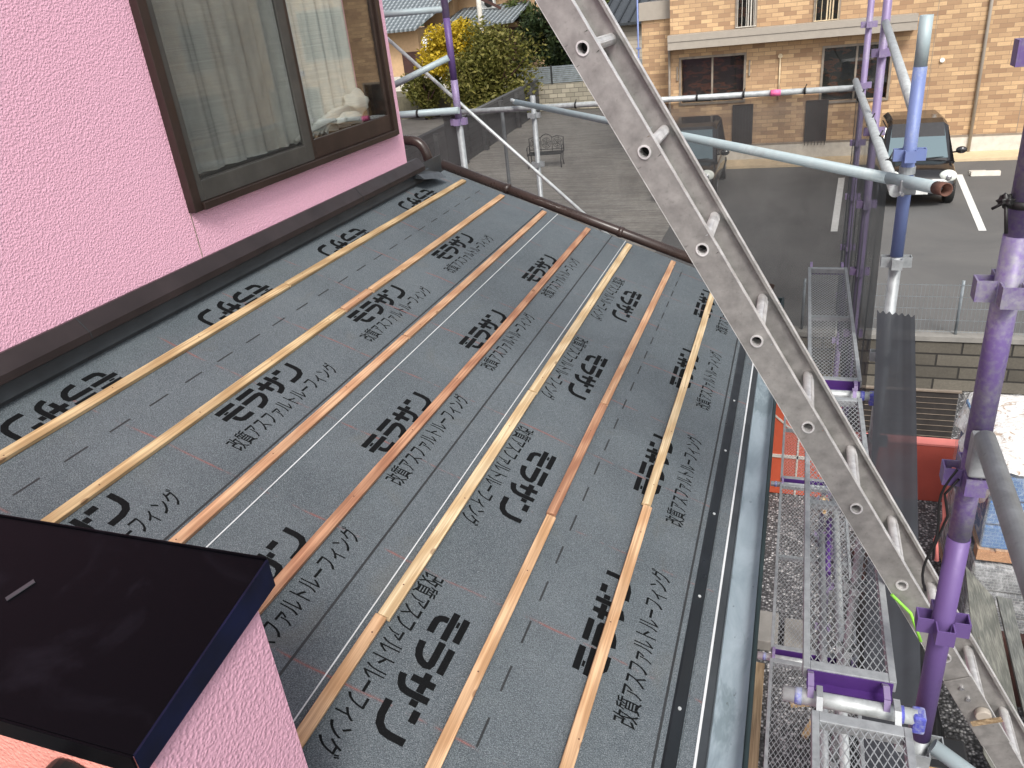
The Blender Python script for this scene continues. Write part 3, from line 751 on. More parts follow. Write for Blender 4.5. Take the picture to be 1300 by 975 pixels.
pipe('scaffold_pipe', (.415, 1.66, -.93), (.36, -.4, -.885), .0215, 'galvanised', 'thick near handrail pipe running off the right edge from the purple post')
pipe('scaffold_pipe', (.445, 1.70, -1.93), (.95, 1.52, -2.15), .0215, 'bluish_pipe', 'grey-blue pipe at the bottom right edge below the purple post')
b = NB(); box(b, (.395, 1.655, -1.03), (.44, 1.70, -.93)); solo('wedge_head', b, 'galvanised', 'steel wedge head joining the handrail pipe to the purple post', 'wedge clamp', (.41, 1.68, -1.03), bevel=.006)
# small uprights behind the net
for i, (x, y, z0, z1, lab) in enumerate([(-2.72, 7.35, -3.5, -.9, 'thin grey upright seen through the net, far left'), ]):
    pipe('scaffold_pipe', (x, y, z0), (x, y, z1), .017, 'galvanised', lab)

# black ties
def tie(c, d, r, lab, grp='black cable ties'):
    c = Vector(c); d = Vector(d).normalized()
    b = NB(); tube(b, [c - d * .008, c + d * .008], r + .004, 14)
    s_ = d.cross(Vector((0, 0, 1))).normalized()
    tube(b, [c + Vector((0, 0, r)), c + Vector((0, 0, r + .03)) + s_ * .015 + d * .012], .004, 6)
    solo('cable_tie', b, 'cable_black', lab, 'cable tie', tuple(c), grp)
for x, lab in ((-.86, 'cable tie just right of the ladder on the net pipe'), (-.47, 'cable tie second to the right of the ladder on the net pipe'), (.02, 'cable tie on the net pipe near the corner post'), (-1.95, 'cable tie on the net pipe left of the long angled pipe end')):
    tie((x, 7.22, -.86), (1, 0, 0), .0243, lab)
tie((-2.62, 5.325, -.625), (1, 0, 0), .0243, 'cable tie on the short pipe beside the pink house')
for y, lab in ((6.3, 'topmost cable tie on the pale pipe by the corner'), (5.2, 'cable tie halfway down the pale pipe by the corner'), (4.6, 'cable tie below the halfway point on the pale pipe'), (4.0, 'lowest cable tie on the pale pipe near the blue post')):
    tie((.397, y, -.825), (0, 1, 0), .0243, lab)
b = NB(); tube(b, [(-.25, 7.215, -.86), (-.17, 7.215, -.86)], .0262, 16); solo('pink_tape_band', b, 'pink_tape', 'pink tape wrapped round the net pipe', 'tape', (-.25, 7.215, -.86))

# nets
def net(name, P0, P1, drop, mat, label, fold=.03, waves=9, seed=1, flare=(0, 0), top=0, flare0=0):
    b = NB(); rnd = random.Random(seed); N = 60; M = 14; P0 = Vector(P0); P1 = Vector(P1); d = (P1 - P0); nrm = Vector((-d.y, d.x, 0)).normalized()
    ph = rnd.random() * 6; rows = []
    for j in range(M + 1):
        t = j / M; row = []
        for i in range(N + 1):
            s_ = i / N
            w = fold * (math.sin(waves * s_ * 2 * PI + ph) * .6 + .4 * math.sin(waves * 2.7 * s_ * 2 * PI + ph * 2 + t)) * (.12 + .88 * t)
            sag = -.012 * math.sin(s_ * PI * 6) ** 2 * (1 - t)
            p = P0 + d * s_ + nrm * w + Vector((flare[0] * t * s_ + flare0 * t * (1 - s_), flare[1] * t * s_, -drop * t + sag + top)); row.append(b.verts.new(p))
        rows.append(row)
    for A, B in zip(rows, rows[1:]):
        for i in range(N): f = b.faces.new([A[i], A[i + 1], B[i + 1], B[i]]); f.smooth = True
    return solo(name, b, mat, label, 'scaffold net', tuple(P0), 'scaffold nets')
net('scaffold_net', (-3.3, 7.24, -.885), (.43, 7.28, -.89), 2.6, 'net_dark', 'see-through dark net hanging below the long far pipe', .02, 5, 2)
net('scaffold_net', (-3.3, 5.36, -.655), (-2.36, 5.37, -.65), 2.6, 'net_dark', 'dark net hanging between the pink house corner and the purple post', .03, 3, 3)
net('scaffold_net', (.415, 7.2, -.83), (.405, 4.05, -.85), 1.9, 'net_right', 'dark grey net hanging edge-on below the pale pipe by the corner', .02, 8, 4)
net('scaffold_net', (.36, 3.42, -1.32), (.505, 3.40, -1.33), 4.0, 'net_black', 'nearly opaque black net hanging in folds right of the lower ladder', .016, 1.1, 5, flare=(.55, .25), flare0=.27)

# mesh planks ----------------------------------------------------
def plank(x0, x1, y0, y1, z, label, near_mat='galvanised', cell=(.0195, .040), purple=True, flip=False, midbars=1):
    w = x1 - x0; L = y1 - y0
    t = thing('scaffold_plank', label, 'scaffold plank', (x0, y0, z), 'expanded-metal scaffold planks')
    b = NB(); fr = .019
    box(b, (x0, y0, z - .038), (x0 + fr, y1, z)); box(b, (x1 - fr, y0, z - .038), (x1, y1, z))
    box(b, (x0 + fr, y0, z - .034), (x1 - fr, y0 + .032, z - .001)); box(b, (x0 + fr, y1 - .032, z - .034), (x1 - fr, y1, z - .001))
    obj('frame', b, near_mat, t, bevel=.002)
    # diamonds
    b = NB(); X0, X1, Y0, Y1 = x0 + fr, x1 - fr, y0 + .032, y1 - .032
    k = cell[0] / cell[1]; W_ = X1 - X0; LL = Y1 - Y0
    for sgn, dz in ((1, 0), (-1, .0012)):
        c = -LL * k if sgn > 0 else 0
        end = W_ if sgn > 0 else W_ + LL * k
        c = math.floor(c / cell[0]) * cell[0] + cell[0] / 2
        while c < end:
            # x = c + sgn*k*y  ; clip
            ya, yb = 0, LL
            if sgn > 0: ya = max(ya, -c / k); yb = min(yb, (W_ - c) / k)
            else: ya = max(ya, (c - W_) / k); yb = min(yb, c / k)
            if yb - ya > .01: bar(b, (X0 + c + sgn * k * ya, Y0 + ya, z - .006 + dz), (X0 + c + sgn * k * yb, Y0 + yb, z - .006 + dz), .0026, .0011)
            c += cell[0]
    obj('expanded_mesh', b, 'galvanised', t)
    b = NB()
    for m in range(midbars): 
        y = y0 + L * (m + 1) / (midbars + 1); box(b, (x0 + fr, y - .015, z - .036), (x1 - fr, y + .015, z - .014))
    obj('cross_bar', b, near_mat, t)
    for y, s_ in ((y0, -1), (y1, 1)):
        b = NB(); box(b, (x0 + .012, min(y, y + s_ * .004), z - .052), (x1 - .008, max(y, y + s_ * .004), z - .006)); 
        box(b, (x0 + .012, min(y + s_ * .004, y + s_ * .03), z - .052), (x1 - .008, max(y + s_ * .004, y + s_ * .03), z - .049))
        e = obj('end_channel', b, 'purple_paint' if purple else near_mat, t)
        for x in (x0 + .02, x1 - .03):
            b = NB(); pts = [(x, y + s_ * .004, z - .01), (x, y + s_ * .035, z + .012), (x, y + s_ * .075, z + .008), (x, y + s_ * .088, z - .02)]
            for p, q in zip(pts, pts[1:]): bar(b, p, q, .006, .016, up=(1, 0, 0))
            obj('hook', b, 'post_lavender' if purple else near_mat, e)
    return t
plank(.100, .340, 1.73, 3.42, -1.75, 'near narrow mesh plank beside the gutter, with purple ends')
plank(.108, .350, 3.60, 5.30, -1.75, 'narrow mesh plank continuing beyond the ladder')
plank(.122, .362, -.02, 1.585, -1.75, 'nearest mesh plank at the bottom edge, with diamond openings', purple=False)
plank(.02, .50, 3.64, 5.42, -3.57, 'lower-level wide mesh plank seen past the gutter, middle one', cell=(.024, .046))
plank(.02, .50, 1.80, 3.56, -3.57, 'lower-level wide mesh plank nearest the camera, under the near planks', cell=(.024, .046))
plank(.02, .50, 5.50, 7.12, -3.57, 'lower-level wide mesh plank farthest away, over the red wall', cell=(.024, .046))
# transoms
def transom(y, z, x0, x1, lab, m='galvanised_bright'):
    t = thing('scaffold_transom', lab, 'scaffold bracket', (x0, y, z), 'short cross pipes carrying the planks')
    b = NB(); tube(b, [(x0, y, z), (x1, y, z)], .0213, 20); obj('pipe', b, m, t)
    for x in (x0 + .03, x1 - .05):
        b = NB(); tube(b, [(x, y, z), (x + .018, y, z)], .0235, 18); obj('painted_band', b, 'clamp_blue', t)
    b = NB(); box(b, (x1 - .012, y - .022, z - .04), (x1 + .02, y + .022, z + .02)); obj('wedge_head', b, 'clamp_blue', t, bevel=.006)
transom(1.655, -1.785, .05, .385, 'near galvanised cross pipe with blue-painted ends, joining the purple post')
transom(3.51, -1.785, .06, .39, 'cross pipe under the plank joint near the blue post')
transom(1.72, -3.61, -.05, .385, 'lower-level cross pipe under the near plank joint')
transom(3.60, -3.61, -.05, .39, 'lower-level cross pipe where the wide planks meet')
transom(5.46, -3.61, -.05, .40, 'lower-level cross pipe beyond the gutter')
# stored pipes lying lengthwise under the near plank
for x, ya, yb, r, m, lab in [(.31, 2.2, 4.75, .0215, 'galvanised', 'left one of the pipes lying lengthwise on the lower planks'), (.405, 2.0, 5.25, .0243, 'galvanised_bright', 'thickest of the pipes lying lengthwise on the lower planks'), (.357, 4.35, 4.95, .019, 'purple_paint', 'short purple pipe lying between two grey ones on the lower planks')]:
    pipe('stored_pipe', (x - .01, ya, -3.54), (x + .01, yb, -3.54), r, m, lab, group='pipes stored on the lower planks')
# odds and ends seen through the mesh
def lump(name, label, cat, c, r, mat, noise=.2, seed=1):
    b = NB(); blob(b, c, r, noise=noise, rndm=random.Random(seed)); return solo(name, b, mat, label, cat, (c[0], c[1], c[2] - r[2]))
lump('glove', 'bright yellow-orange work glove lying on the lower planks', 'glove', (.335, 5.12, -3.53), (.03, .09, .03), 'pine_yellow', .35, 3)
b = NB(); prism(b, [(.18, 1.0), (.255, 1.0), (.25, 1.075), (.175, 1.07)], 'z', -2.6, -2.585); solo('pink_card', b, 'pink_tape', 'bright pink card lying under the nearest plank', 'card', (.2, 1.0, -2.6))
b = NB(); box(b, (.0, .3, -2.64), (.75, 1.62, -2.605)); solo('storage_board', b, 'weathered_board', 'grey board under the nearest mesh plank holding scraps', 'board', (.3, .9, -2.64))
for i, (x, y, r, m, lab) in enumerate([(.22, 1.45, .07, 'cardboard', 'brown cardboard scrap left under the nearest plank'), (.36, 1.35, .06, 'cardboard', 'brown crumpled paper right of the pink card'), (.52, 1.2, .09, 'black_plastic', 'black bag under the right side of the nearest plank'), (.22, .92, .07, 'room_brown', 'dark brown scrap in front of the pink card')]):
    lump('scrap', lab, 'scrap', (x, y, -2.56), (r, r * 1.1, .04), m, .3, i + 4)
b = NB(); tube(b, [(.0, 1.33, -2.56), (.8, 1.45, -2.56)], .02, 12); solo('stored_pipe', b, 'galvanised_bright', 'grey pipe lying crosswise under the nearest plank', 'scaffold pipe', (0, 1.33, -2.56))
# cable on the post
b = NB(); pts = []
for k in range(16):
    t = k / 15; pts.append((PXX - .034 - .028 * math.sin(t * 2.5) - .01 * math.sin(t * 9), PY - .02, -1.04 - .36 * t))
tube(b, pts, .0032, 8)
tube(b, [(PXX - .03, PY - .03, -1.06), (PXX - .05, PY - .02, -1.11), (PXX - .036, PY - .02, -1.17), (PXX - .052, PY - .02, -1.26), (PXX - .05, PY - .02, -1.3)], .003, 8)
solo('cable', b, 'cable_black', 'thin black cable dangling beside the purple post', 'cable', (PXX - .03, PY, -1.05))
b = NB(); tube(b, [(PXX - .036, PY, -1.05), (PXX - .048, PY - .01, -1.12), (PXX - .038, PY - .01, -1.19), (PXX - .05, PY - .01, -1.25), (PXX - .04, PY - .01, -1.31)], .0055, 8); solo('cord', b, 'red_wall_top', 'faded pink cord behind the black cable on the purple post', 'cord', (PXX - .04, PY, -1.3))
t = thing('strap', 'black strap knotted round the upper part of the thick near post', 'strap', (PXX, PY, -.42))
b = NB(); tube(b, [(PXX, PY, -.445), (PXX, PY, -.43)], R1 + .003, 20); obj('band', b, 'cable_black', t)
b = NB(); blob(b, (PXX - .034, PY - .012, -.43), (.012, .01, .012), noise=.4, rndm=random.Random(2)); tube(b, [(PXX - .034, PY - .015, -.43), (PXX - .026, PY - .025, -.49)], .0035, 8); tube(b, [(PXX - .034, PY - .015, -.43), (PXX - .055, PY - .01, -.445)], .003, 8); obj('knot', b, 'cable_black', t)

# ------------------------------------------------------------------ ladder
lad = thing('ladder', 'long aluminium ladder crossing the picture over the planks with its foot on the gravel', 'ladder', (2.4, 2.35, GL))
LK = .585; LY0, LW = 3.644 * LK, .351
dz_ = 1.0; dx_ = -.5745; Ln = math.hypot(dx_, dz_); dv_ = Vector((dx_ / Ln, 0, dz_ / Ln)); nv_ = Vector((dz_ / Ln, 0, -dx_ / Ln))
A0 = Vector((-.02 * LK, 0, -1.919 * LK))          # underside line passes here
def LP(s_, w, y): p = A0 + dv_ * s_ + nv_ * w; return (p.x, y, p.z)
s_bot = (GL + .03 - A0.z) / dv_.z; s_top = 2.7
D = .123 * LK
# rung positions: hole centres
sh0 = (Vector((.125 * LK, 0, -2.05 * LK)) - A0).dot(dv_); pitch = .5345 * LK
rungs = []
s_ = sh0
while s_ > s_bot + .25: s_ -= pitch
s_ += pitch
while s_ < s_top - .1: rungs.append(s_); s_ += pitch
def rail(bm, y, side):
    """C section: web at y (2.5 mm), flanges reach inward by side*.03"""
    hole = .0172; hc = .0627 * LK
    prev = s_bot
    edges = [s_bot] + [r + o for r in rungs for o in (-.03, .03)] + [s_top]
    for yy in (y, y + side * .0025):
        for i in range(0, len(edges) - 1):
            a, c = edges[i], edges[i + 1]
            if i % 2 == 0:
                vs = [bm.verts.new(LP(*q, yy)) for q in ((a, 0), (c, 0), (c, D), (a, D))]; bm.faces.new(vs)
            else:
                r = (a + c) / 2; n = 24; outer = []; inner = []
                for k in range(n):
                    an = 2 * PI * (k + .5) / n; cx, cy = math.cos(an), math.sin(an)
                    kx = .03 / abs(cx) if cx else 9; ky = ((D - hc) if cy > 0 else hc) / abs(cy) if cy else 9; q = min(kx, ky)
                    outer.append(bm.verts.new(LP(r + cx * q, hc + cy * q, yy)))
                    h_ = hole * (1 if cy > -.2 else .82); inner.append(bm.verts.new(LP(r + cx * hole, hc + cy * h_, yy)))
                for k in range(n): bm.faces.new([outer[k], outer[(k + 1) % n], inner[(k + 1) % n], inner[k]])
                # corner fills
                for k in range(n):
                    o1 = outer[k]; o2 = outer[(k + 1) % n]
    for w0, w1 in ((-.0028, 0), (D, D + .0028)):
        ya, yb = sorted((y, y + side * .024))
        pts = [LP(s_bot, w0, ya), LP(s_bot, w1, ya), LP(s_top, w1, ya), LP(s_top, w0, ya), LP(s_bot, w0, yb), LP(s_bot, w1, yb), LP(s_top, w1, yb), LP(s_top, w0, yb)]
        hexa(bm, pts)
        # return lip
        m0, m1 = (w1, w1 + .006) if w0 < 0 else (w0 - .006, w0)
        yc, yd = sorted((y + side * .0215, y + side * .0238))
        hexa(bm, [LP(s_bot, m0, yc), LP(s_bot, m1, yc), LP(s_top, m1, yc), LP(s_top, m0, yc), LP(s_bot, m0, yd), LP(s_bot, m1, yd), LP(s_top, m1, yd), LP(s_top, m0, yd)])
b = NB(); rail(b, LY0, 1); r1 = obj('rail', b, 'aluminium', lad)
b = NB(); rail(b, LY0 + LW, -1); r2 = obj('rail', b, 'aluminium', lad)
hc = .0627 * LK
def trim(y, side):
    b = NB(); 
    for w in (-.0038, D + .0038): bar(b, LP(s_bot, w, y + side * .012), LP(s_top, w, y + side * .012), .026, .0014, up=tuple(nv_))
    return b
obj('edge_trim', trim(LY0, 1), 'aluminium_bright', r1); obj('edge_trim', trim(LY0 + LW, -1), 'aluminium_bright', r2)
for s_ in rungs:
    b = NB(); n = 24; R = []
    def prof(sc):
        return [(s_ + math.cos(2 * PI * (k + .5) / n) * .0170 * sc, hc + math.sin(2 * PI * (k + .5) / n) * .0170 * sc * (1 if math.sin(2 * PI * (k + .5) / n) > -.2 else .82)) for k in range(n)]
    def ring(sc, y): return [b.verts.new(LP(q[0], q[1], y)) for q in prof(sc)]
    ya, yb = LY0 - .004, LY0 + LW + .004
    rings = [ring(.86, ya + .05), ring(.86, ya), ring(1.16, ya), ring(1.16, ya + .003), ring(1.0, ya + .003), ring(1.0, yb - .003), ring(1.16, yb - .003), ring(1.16, yb), ring(.86, yb), ring(.86, yb - .05)]
    for A, B in zip(rings, rings[1:]):
        for k in range(n): f = b.faces.new([A[k], A[(k + 1) % n], B[(k + 1) % n], B[k]])
    # ribs on the tread side
    for q in (-.0075, -.0025, .0025, .0075): bar(b, LP(s_ + q, hc + .0162, LY0 + .03), LP(s_ + q, hc + .0162, LY0 + LW - .03), .0018, .002, up=tuple(nv_))
    rg = obj('rung', b, 'aluminium_bright', lad)
    b = NB(); b.faces.new([b.verts.new(LP(q[0], q[1], ya + .049)) for q in prof(.86)]); obj('hole', b, 'tube_inside_dark', rg)  # black disc closing the tube, painted shade for its dark inside
# joint bracket, bolts and roller near the foot
sj = (Vector((1.06 * LK, 0, -3.80 * LK)) - A0).dot(dv_)
b = NB(); pts = [LP(sj - .17, -.006, LY0 - .006), LP(sj - .17, D + .008, LY0 - .006), LP(sj + .13, D + .008, LY0 - .006), LP(sj + .13, -.006, LY0 - .006)]
pts2 = [(p[0], LY0 - .0015, p[2]) for p in pts]; hexa(b, pts + pts2); obj('bracket', b, 'aluminium', lad, bevel=.002)
b = NB()
for q in (.095, .045): p = LP(sj + q, D * .5, LY0 - .006); tube(b, [p, (p[0], LY0 - .014, p[2])], .007, 12)
obj('bolt', b, 'chrome', lad)
b = NB(); p = LP(sj - .02, D * .75, LY0 - .02); tube(b, [(p[0], LY0 - .007, p[2]), (p[0], LY0 - .030, p[2])], .024, 24); obj('roller', b, 'canopy_grey', lad, bevel=.004)
b = NB(); bar(b, LP(sj - .035, .01, LY0 - .034), LP(sj - .035, D + .03, LY0 - .034), .018, .005, up=(0, 1, 0)); obj('latch', b, 'timber_tan', lad)
for y, nm in ((LY0 + .01, 0), (LY0 + LW - .01, 1)):
    b = NB(); p = LP(s_bot + .02, D / 2, y); box(b, (p[0] - .07, y - .03, GL + .0), (p[0] + .07, y + .03, GL + .05)); obj('foot', b, 'black_plastic', lad, bevel=.008)
# lime cord
b = NB(); tube(b, [(.345, 2.18, -1.69), (.40, 2.20, -1.75), (.43, 2.24, -1.82), (.50, 2.22, -1.90), (.54, 2.20, -1.96)], .007, 8); tube(b, [(.36, 2.115, -1.77), (.42, 2.11, -1.83), (.46, 2.10, -1.93)], .005, 8)
solo('lime_rope', b, 'lime', 'lime green rope looped through the ladder rungs', 'rope', (.42, 2.2, -1.9))

# ------------------------------------------------------------------ lower lot objects
rw = thing('red_wall', 'low red painted wall with pinkish top across the gravel yard', 'wall', (0, 8.3, GL))
b = NB(); box(b, (-.9, 8.27, GL), (2.4, 8.40, -4.77)); obj('wall', b, 'red_wall', rw, bevel=.01)
b = NB(); box(b, (-.9, 8.262, -4.769), (2.4, 8.41, -4.745)); obj('coping', b, 'red_wall_top', rw)
oc = thing('orange_panel', 'bright orange-red panel with a white band standing at the yard end beyond the gutter', 'panel', (-.1, 8.1, GL))
b = NB(); box(b, (-.45, 8.10, GL + .02), (.62, 8.15, -4.05)); obj('board', b, 'orange_door', oc)
b = NB(); box(b, (-.45, 8.088, -4.98), (.62, 8.098, -4.94)); bar(b, (-.1, 8.092, -4.4), (.25, 8.092, -4.72), .02, .008, up=(0, 1, 0)); box(b, (.19, 8.088, GL + .02), (.21, 8.0985, -4.05)); obj('band', b, 'concrete_pale', oc)
bw = thing('block_wall', 'old grey concrete block retaining wall with stained courses and a pale cap', 'wall', (2, 11.2, GL))
b = NB(); box(b, (-30, 11.13, GL), (40, 11.328, -4.73)); obj('wall', b, 'block_wall', bw)
b = NB(); box(b, (-30, 11.10, -4.729), (40, 11.34, -4.66)); obj('cap', b, 'concrete_grey', bw)

# wire fence on it
wf = thing('wire_fence', 'green-grey welded wire fence on top of the block wall', 'fence', (3, 11.2, -4.66))
b = NB(); y = 11.2
for i in range(150): x = .2 + i * .05; box(b, (x, y - .0015, -4.64), (x + .003, y + .0015, -3.92))
for z in (-4.62, -4.45, -4.28, -4.11, -3.94): box(b, (.2, y - .005, z), (7.7, y - .002, z + .006))
obj('wire_panel', b, 'grey_fence', wf)
for x in (.2, 2.2, 4.2, 6.2):
    b = NB(); tube(b, [(x, y + .02, -4.66), (x, y + .02, -3.88)], .02, 10); obj('fence_post', b, 'grey_fence', wf)
# slatted fence panel
sf = thing('slatted_panel', 'dark slatted panel between the red wall and the block wall', 'fence panel', (1.3, 9.6, GL))
for k in range(10):
    z = -4.74 - k * .078; b = NB(); box(b, (-.3, 9.55, z - .074), (2.02, 9.57, z)); box(b, (-.3, 9.54, z - .0015), (2.02, 9.5495, z + .002), 1); obj('slat', b, ['dark_slat', 'frame_taupe'], sf)
b = NB(); box(b, (-.3, 9.53, -4.735), (2.05, 9.575, -4.715)); obj('top_rail', b, 'frame_taupe', sf)
b = NB()
for x in (-.3, .9, 1.97): box(b, (x, 9.572, GL), (x + .05, 9.62, -4.74))
obj('support', b, 'dark_slat', sf)
# wrapped pallets
def pallet(x0, x1, y0, y1, z0, z1, mat, lab, top=False):
    t = thing('wrapped_pallet', lab, 'pallet', (x0, y0, z0), 'wrapped pallets of roof material')
    b = NB()
    for y in (y0 + .02, (y0 + y1) / 2 - .05, y1 - .12): box(b, (x0, y, z0), (x1, y + .1, z0 + .09))
    n = int((x1 - x0) / .13)
    for i in range(n): x = x0 + i * (x1 - x0) / n; box(b, (x, y0, z0 + .091), (x + .09, y1, z0 + .11))
    box(b, (x0, y0 - .003, z0 + .0), (x1, y0 + .018, z0 + .09))
    obj('pallet_base', b, 'cedar_orange', t)
    nl = 3; hh = (z1 - z0 - .13) / nl
    for k in range(nl):
        b = NB(); box(b, (x0 + .02, y0 + .02, z0 + .112 + k * hh), (x1 - .02, y1 - .02, z0 + .112 + (k + 1) * hh - .022)); obj('bundle', b, mat, t, bevel=.012)
    # film wrap, wrinkled
    b = NB(); N = 26; rnd = random.Random(int(z0 * 10))
    ring = []
    path = [(x0, y0), (x1, y0), (x1, y1), (x0, y1), (x0, y0)]
    pts = []
    for a, c in zip(path, path[1:]):
        for i in range(N): q = i / N; pts.append((a[0] + (c[0] - a[0]) * q, a[1] + (c[1] - a[1]) * q))
    rows = []
    for j in range(11):
        z = z0 + .10 + (z1 - z0 - .08) * j / 10; row = []
        for (px, py) in pts:
            o = rnd.uniform(-.006, .010); cx, cy = (x0 + x1) / 2, (y0 + y1) / 2
            row.append(b.verts.new((px + o * (1 if px > cx else -1) , py + o * (1 if py > cy else -1), z + rnd.uniform(-.006, .006))))
        rows.append(row)
    for A, B in zip(rows, rows[1:]):
        for i in range(len(A)): b.faces.new([A[i], A[(i + 1) % len(A)], B[(i + 1) % len(A)], B[i]])
    obj('film_wrap', b, 'plastic_film', t)
    if top:
        b = NB(); G = 22; g = []
        for j in range(G + 1):
            row = []
            for i in range(G + 1):
                u, v = i / G, j / G; ex = -.12 if i == 0 else (.05 if i == G else 0)
                z = z1 + .02 + .022 * math.sin(u * 9 + v * 5) * math.sin(v * 11 - u * 3) + rnd.uniform(-.008, .008)
                if i == 0: z -= .30 + .08 * math.sin(v * 14)
                if i == 1: z -= .03
                row.append(b.verts.new((x0 - .01 + (x1 - x0 + .02) * u + (rnd.uniform(-.07, -.01) if i == 0 else 0), y0 - .01 + (y1 - y0 + .02) * v, z)))
            g.append(row)
        for A, B in zip(g, g[1:]):
            for i in range(G): f = b.faces.new([A[i], A[i + 1], B[i + 1], B[i]]); f.smooth = True
        obj('cover_sheet', b, 'tan_pallet_wrap', t)
    return t
pallet(1.62, 2.95, 6.05, 7.45, -4.56, -3.70, 'blue_package', 'upper pallet with blue bundles under white plastic film, by the purple post', True)
pallet(1.60, 2.95, 6.00, 7.45, GL, -4.57, 'grey_package', 'lower pallet with grey film-wrapped bundles carrying the blue one')
# boards pile
def boardq(corners, z, th, mat, lab, name='loose_board'):
    b = NB(); hexa(b, [(x, y, z - th + dz) for x, y, dz in corners] + [(x, y, z + dz) for x, y, dz in corners])
    return solo(name, b, mat, lab, 'board', (corners[0][0], corners[0][1], z - th), 'loose boards piled by the pallets', bevel=.003)
boardq([(1.40, 4.20, -.15), (1.61, 3.40, -.15), (1.69, 5.62, 0), (1.54, 6.00, 0)], -4.60, .02, 'weathered_board', 'wide greenish-grey board lying left in the pile by the pallets')
boardq([(1.66, 3.4, -.16), (1.74, 3.4, -.16), (1.80, 5.60, 0), (1.70, 5.62, 0)], -4.57, .03, 'weathered_grey', 'narrow greenish board lying beside the wide one')
boardq([(1.80, 3.2, -.16), (1.93, 3.2, -.16), (2.10, 5.55, 0), (1.99, 5.7, 0)], -4.60, .03, 'timber_tan', 'tan board at the right edge of the board pile')
boardq([(1.98, 3.2, -.2), (2.5, 3.2, -.2), (2.6, 5.4, -.02), (2.16, 5.5, -.02)], -4.63, .02, 'weathered_grey', 'wide grey board partly outside the frame at the right of the pile')
b = NB(); bar(b, (1.38, 4.80, -4.62), (1.50, 4.18, -4.68), .05, .10); 
solo('timber_beam', b, 'timber_tan', 'squared tan timber with a pale cut end along the board pile edge', 'timber', (1.38, 4.8, -4.67), bevel=.003)
for y, lab in ((4.3, 'nearer dark timber bearer under the board pile'), (5.4, 'farther dark timber bearer under the board pile')):
    b = NB(); box(b, (1.56, y, GL), (2.5, y + .08, -4.80)); solo('timber_bearer', b, 'brown_timber', lab, 'bearer', (1.5, y, GL), 'bearers under the board pile')
# black tarp and boxes on the ground
b = NB(); G = 24; g = []
rnd = random.Random(9)
for j in range(G + 1):
    row = []
    for i in range(G + 1):
        u, v = i / G, j / G; e = min(u, 1 - u, v, 1 - v)
        z = GL + .02 + min(1, e * 6) * (.28 + .07 * math.sin(u * 9 + 2 * v) + .05 * math.sin(v * 12 + u * 4)) + rnd.uniform(-.006, .006)
        row.append(b.verts.new((.72 + .62 * u + .03 * math.sin(v * 9), 4.3 + 2.9 * v, z)))
    g.append(row)
for A, B in zip(g, g[1:]):
    for i in range(G): f = b.faces.new([A[i], A[i + 1], B[i + 1], B[i]]); f.smooth = True
solo('black_tarp', b, 'black_plastic', 'black tarpaulin covering a heap on the gravel beside the ladder', 'tarpaulin', (.9, 5, GL))
for k in range(3):
    t = thing('black_crate', ['black plastic crate with copper rim farthest back beside the purple post', 'black plastic crate with copper rim in the middle of three', 'black plastic crate with copper rim nearest the bottom edge'][k], 'crate', (1.05, 3.62 - k * .32, GL + .25), 'black crates with copper rims')
    y = 3.75 - k * .30; zz = -4.45
    b = NB(); box(b, (.93, y, GL), (1.22, y + .26, zz)); obj('body', b, 'black_plastic', t, bevel=.015)
    b = NB(); pts = bend([(.93, y - .004, zz - .10), (.945, y - .004, zz + .004), (1.18, y - .004, zz + .004), (1.225, y - .004, zz - .06)], .03); tube(b, pts, .006, 8); obj('rim', b, 'cardboard', t)
# timber and blocks by the house foot
b = NB(); box(b, (-.16, 3.7, GL), (-.01, 5.35, GL + .05)); solo('timber_plank', b, 'timber_tan', 'long tan plank lying on gravel just below the gutter', 'board', (-.1, 4.5, GL))
b = NB(); box(b, (-.10, 5.55, GL), (.09, 5.95, GL + .12)); solo('concrete_block', b, 'concrete_grey', 'pale concrete block on the gravel seen beside the gutter', 'concrete block', (0, 5.7, GL), bevel=.01)
b = NB(); box(b, (.14, 5.5, GL), (.36, 5.9, GL + .12)); solo('concrete_block', b, 'concrete_grey', 'pale concrete block on the gravel under the mesh planks', 'concrete block', (.25, 5.7, GL), bevel=.01)
for i, (x, y, a, lab) in enumerate([(.30, 5.0, .3, 'yellow timber offcut under the planks, upper one'), (.36, 4.75, 1.2, 'yellow timber offcut under the planks, crosswise one'), (.45, 4.95, 1.4, 'yellow timber offcut under the planks, right one')]):
    b = NB(); bar(b, (x - .09 * math.cos(a), y - .09 * math.sin(a), GL + .02), (x + .09 * math.cos(a), y + .09 * math.sin(a), GL + .03), .05, .03)
    solo('timber_offcut', b, 'pine_yellow', lab, 'offcut', (x, y, GL))
# under-deck clutter on the right side below near plank
b = NB(); box(b, (.42, 2.6, GL), (.80, 4.1, GL + .9)); solo('black_bin', b, 'black_plastic', 'large black bin under the right side of the near mesh plank', 'bin', (.6, 3.4, GL), bevel=.03)

# ------------------------------------------------------------------ brick building
FY = 23.9
bb = thing('apartment_building', 'two-storey tan brick apartment building with a grey balcony band', 'building', (5, FY, PL))
b = NB()
wins = [(-3.29, -1.57, -2.98, -1.80), (.50, 2.12, -3.15, -1.80), (-1.78, -1.33, -1.10, .55), (.21, .75, -1.12, .55),
        (7.4, 9.2, -3.2, -1.8), (11.0, 12.8, -3.2, -1.8), (6.4, 6.9, -1.1, .5), (9.6, 11.2, -.9, .5), (15, 17, -3.2, -1.8), (15, 16, -.9, .5)]
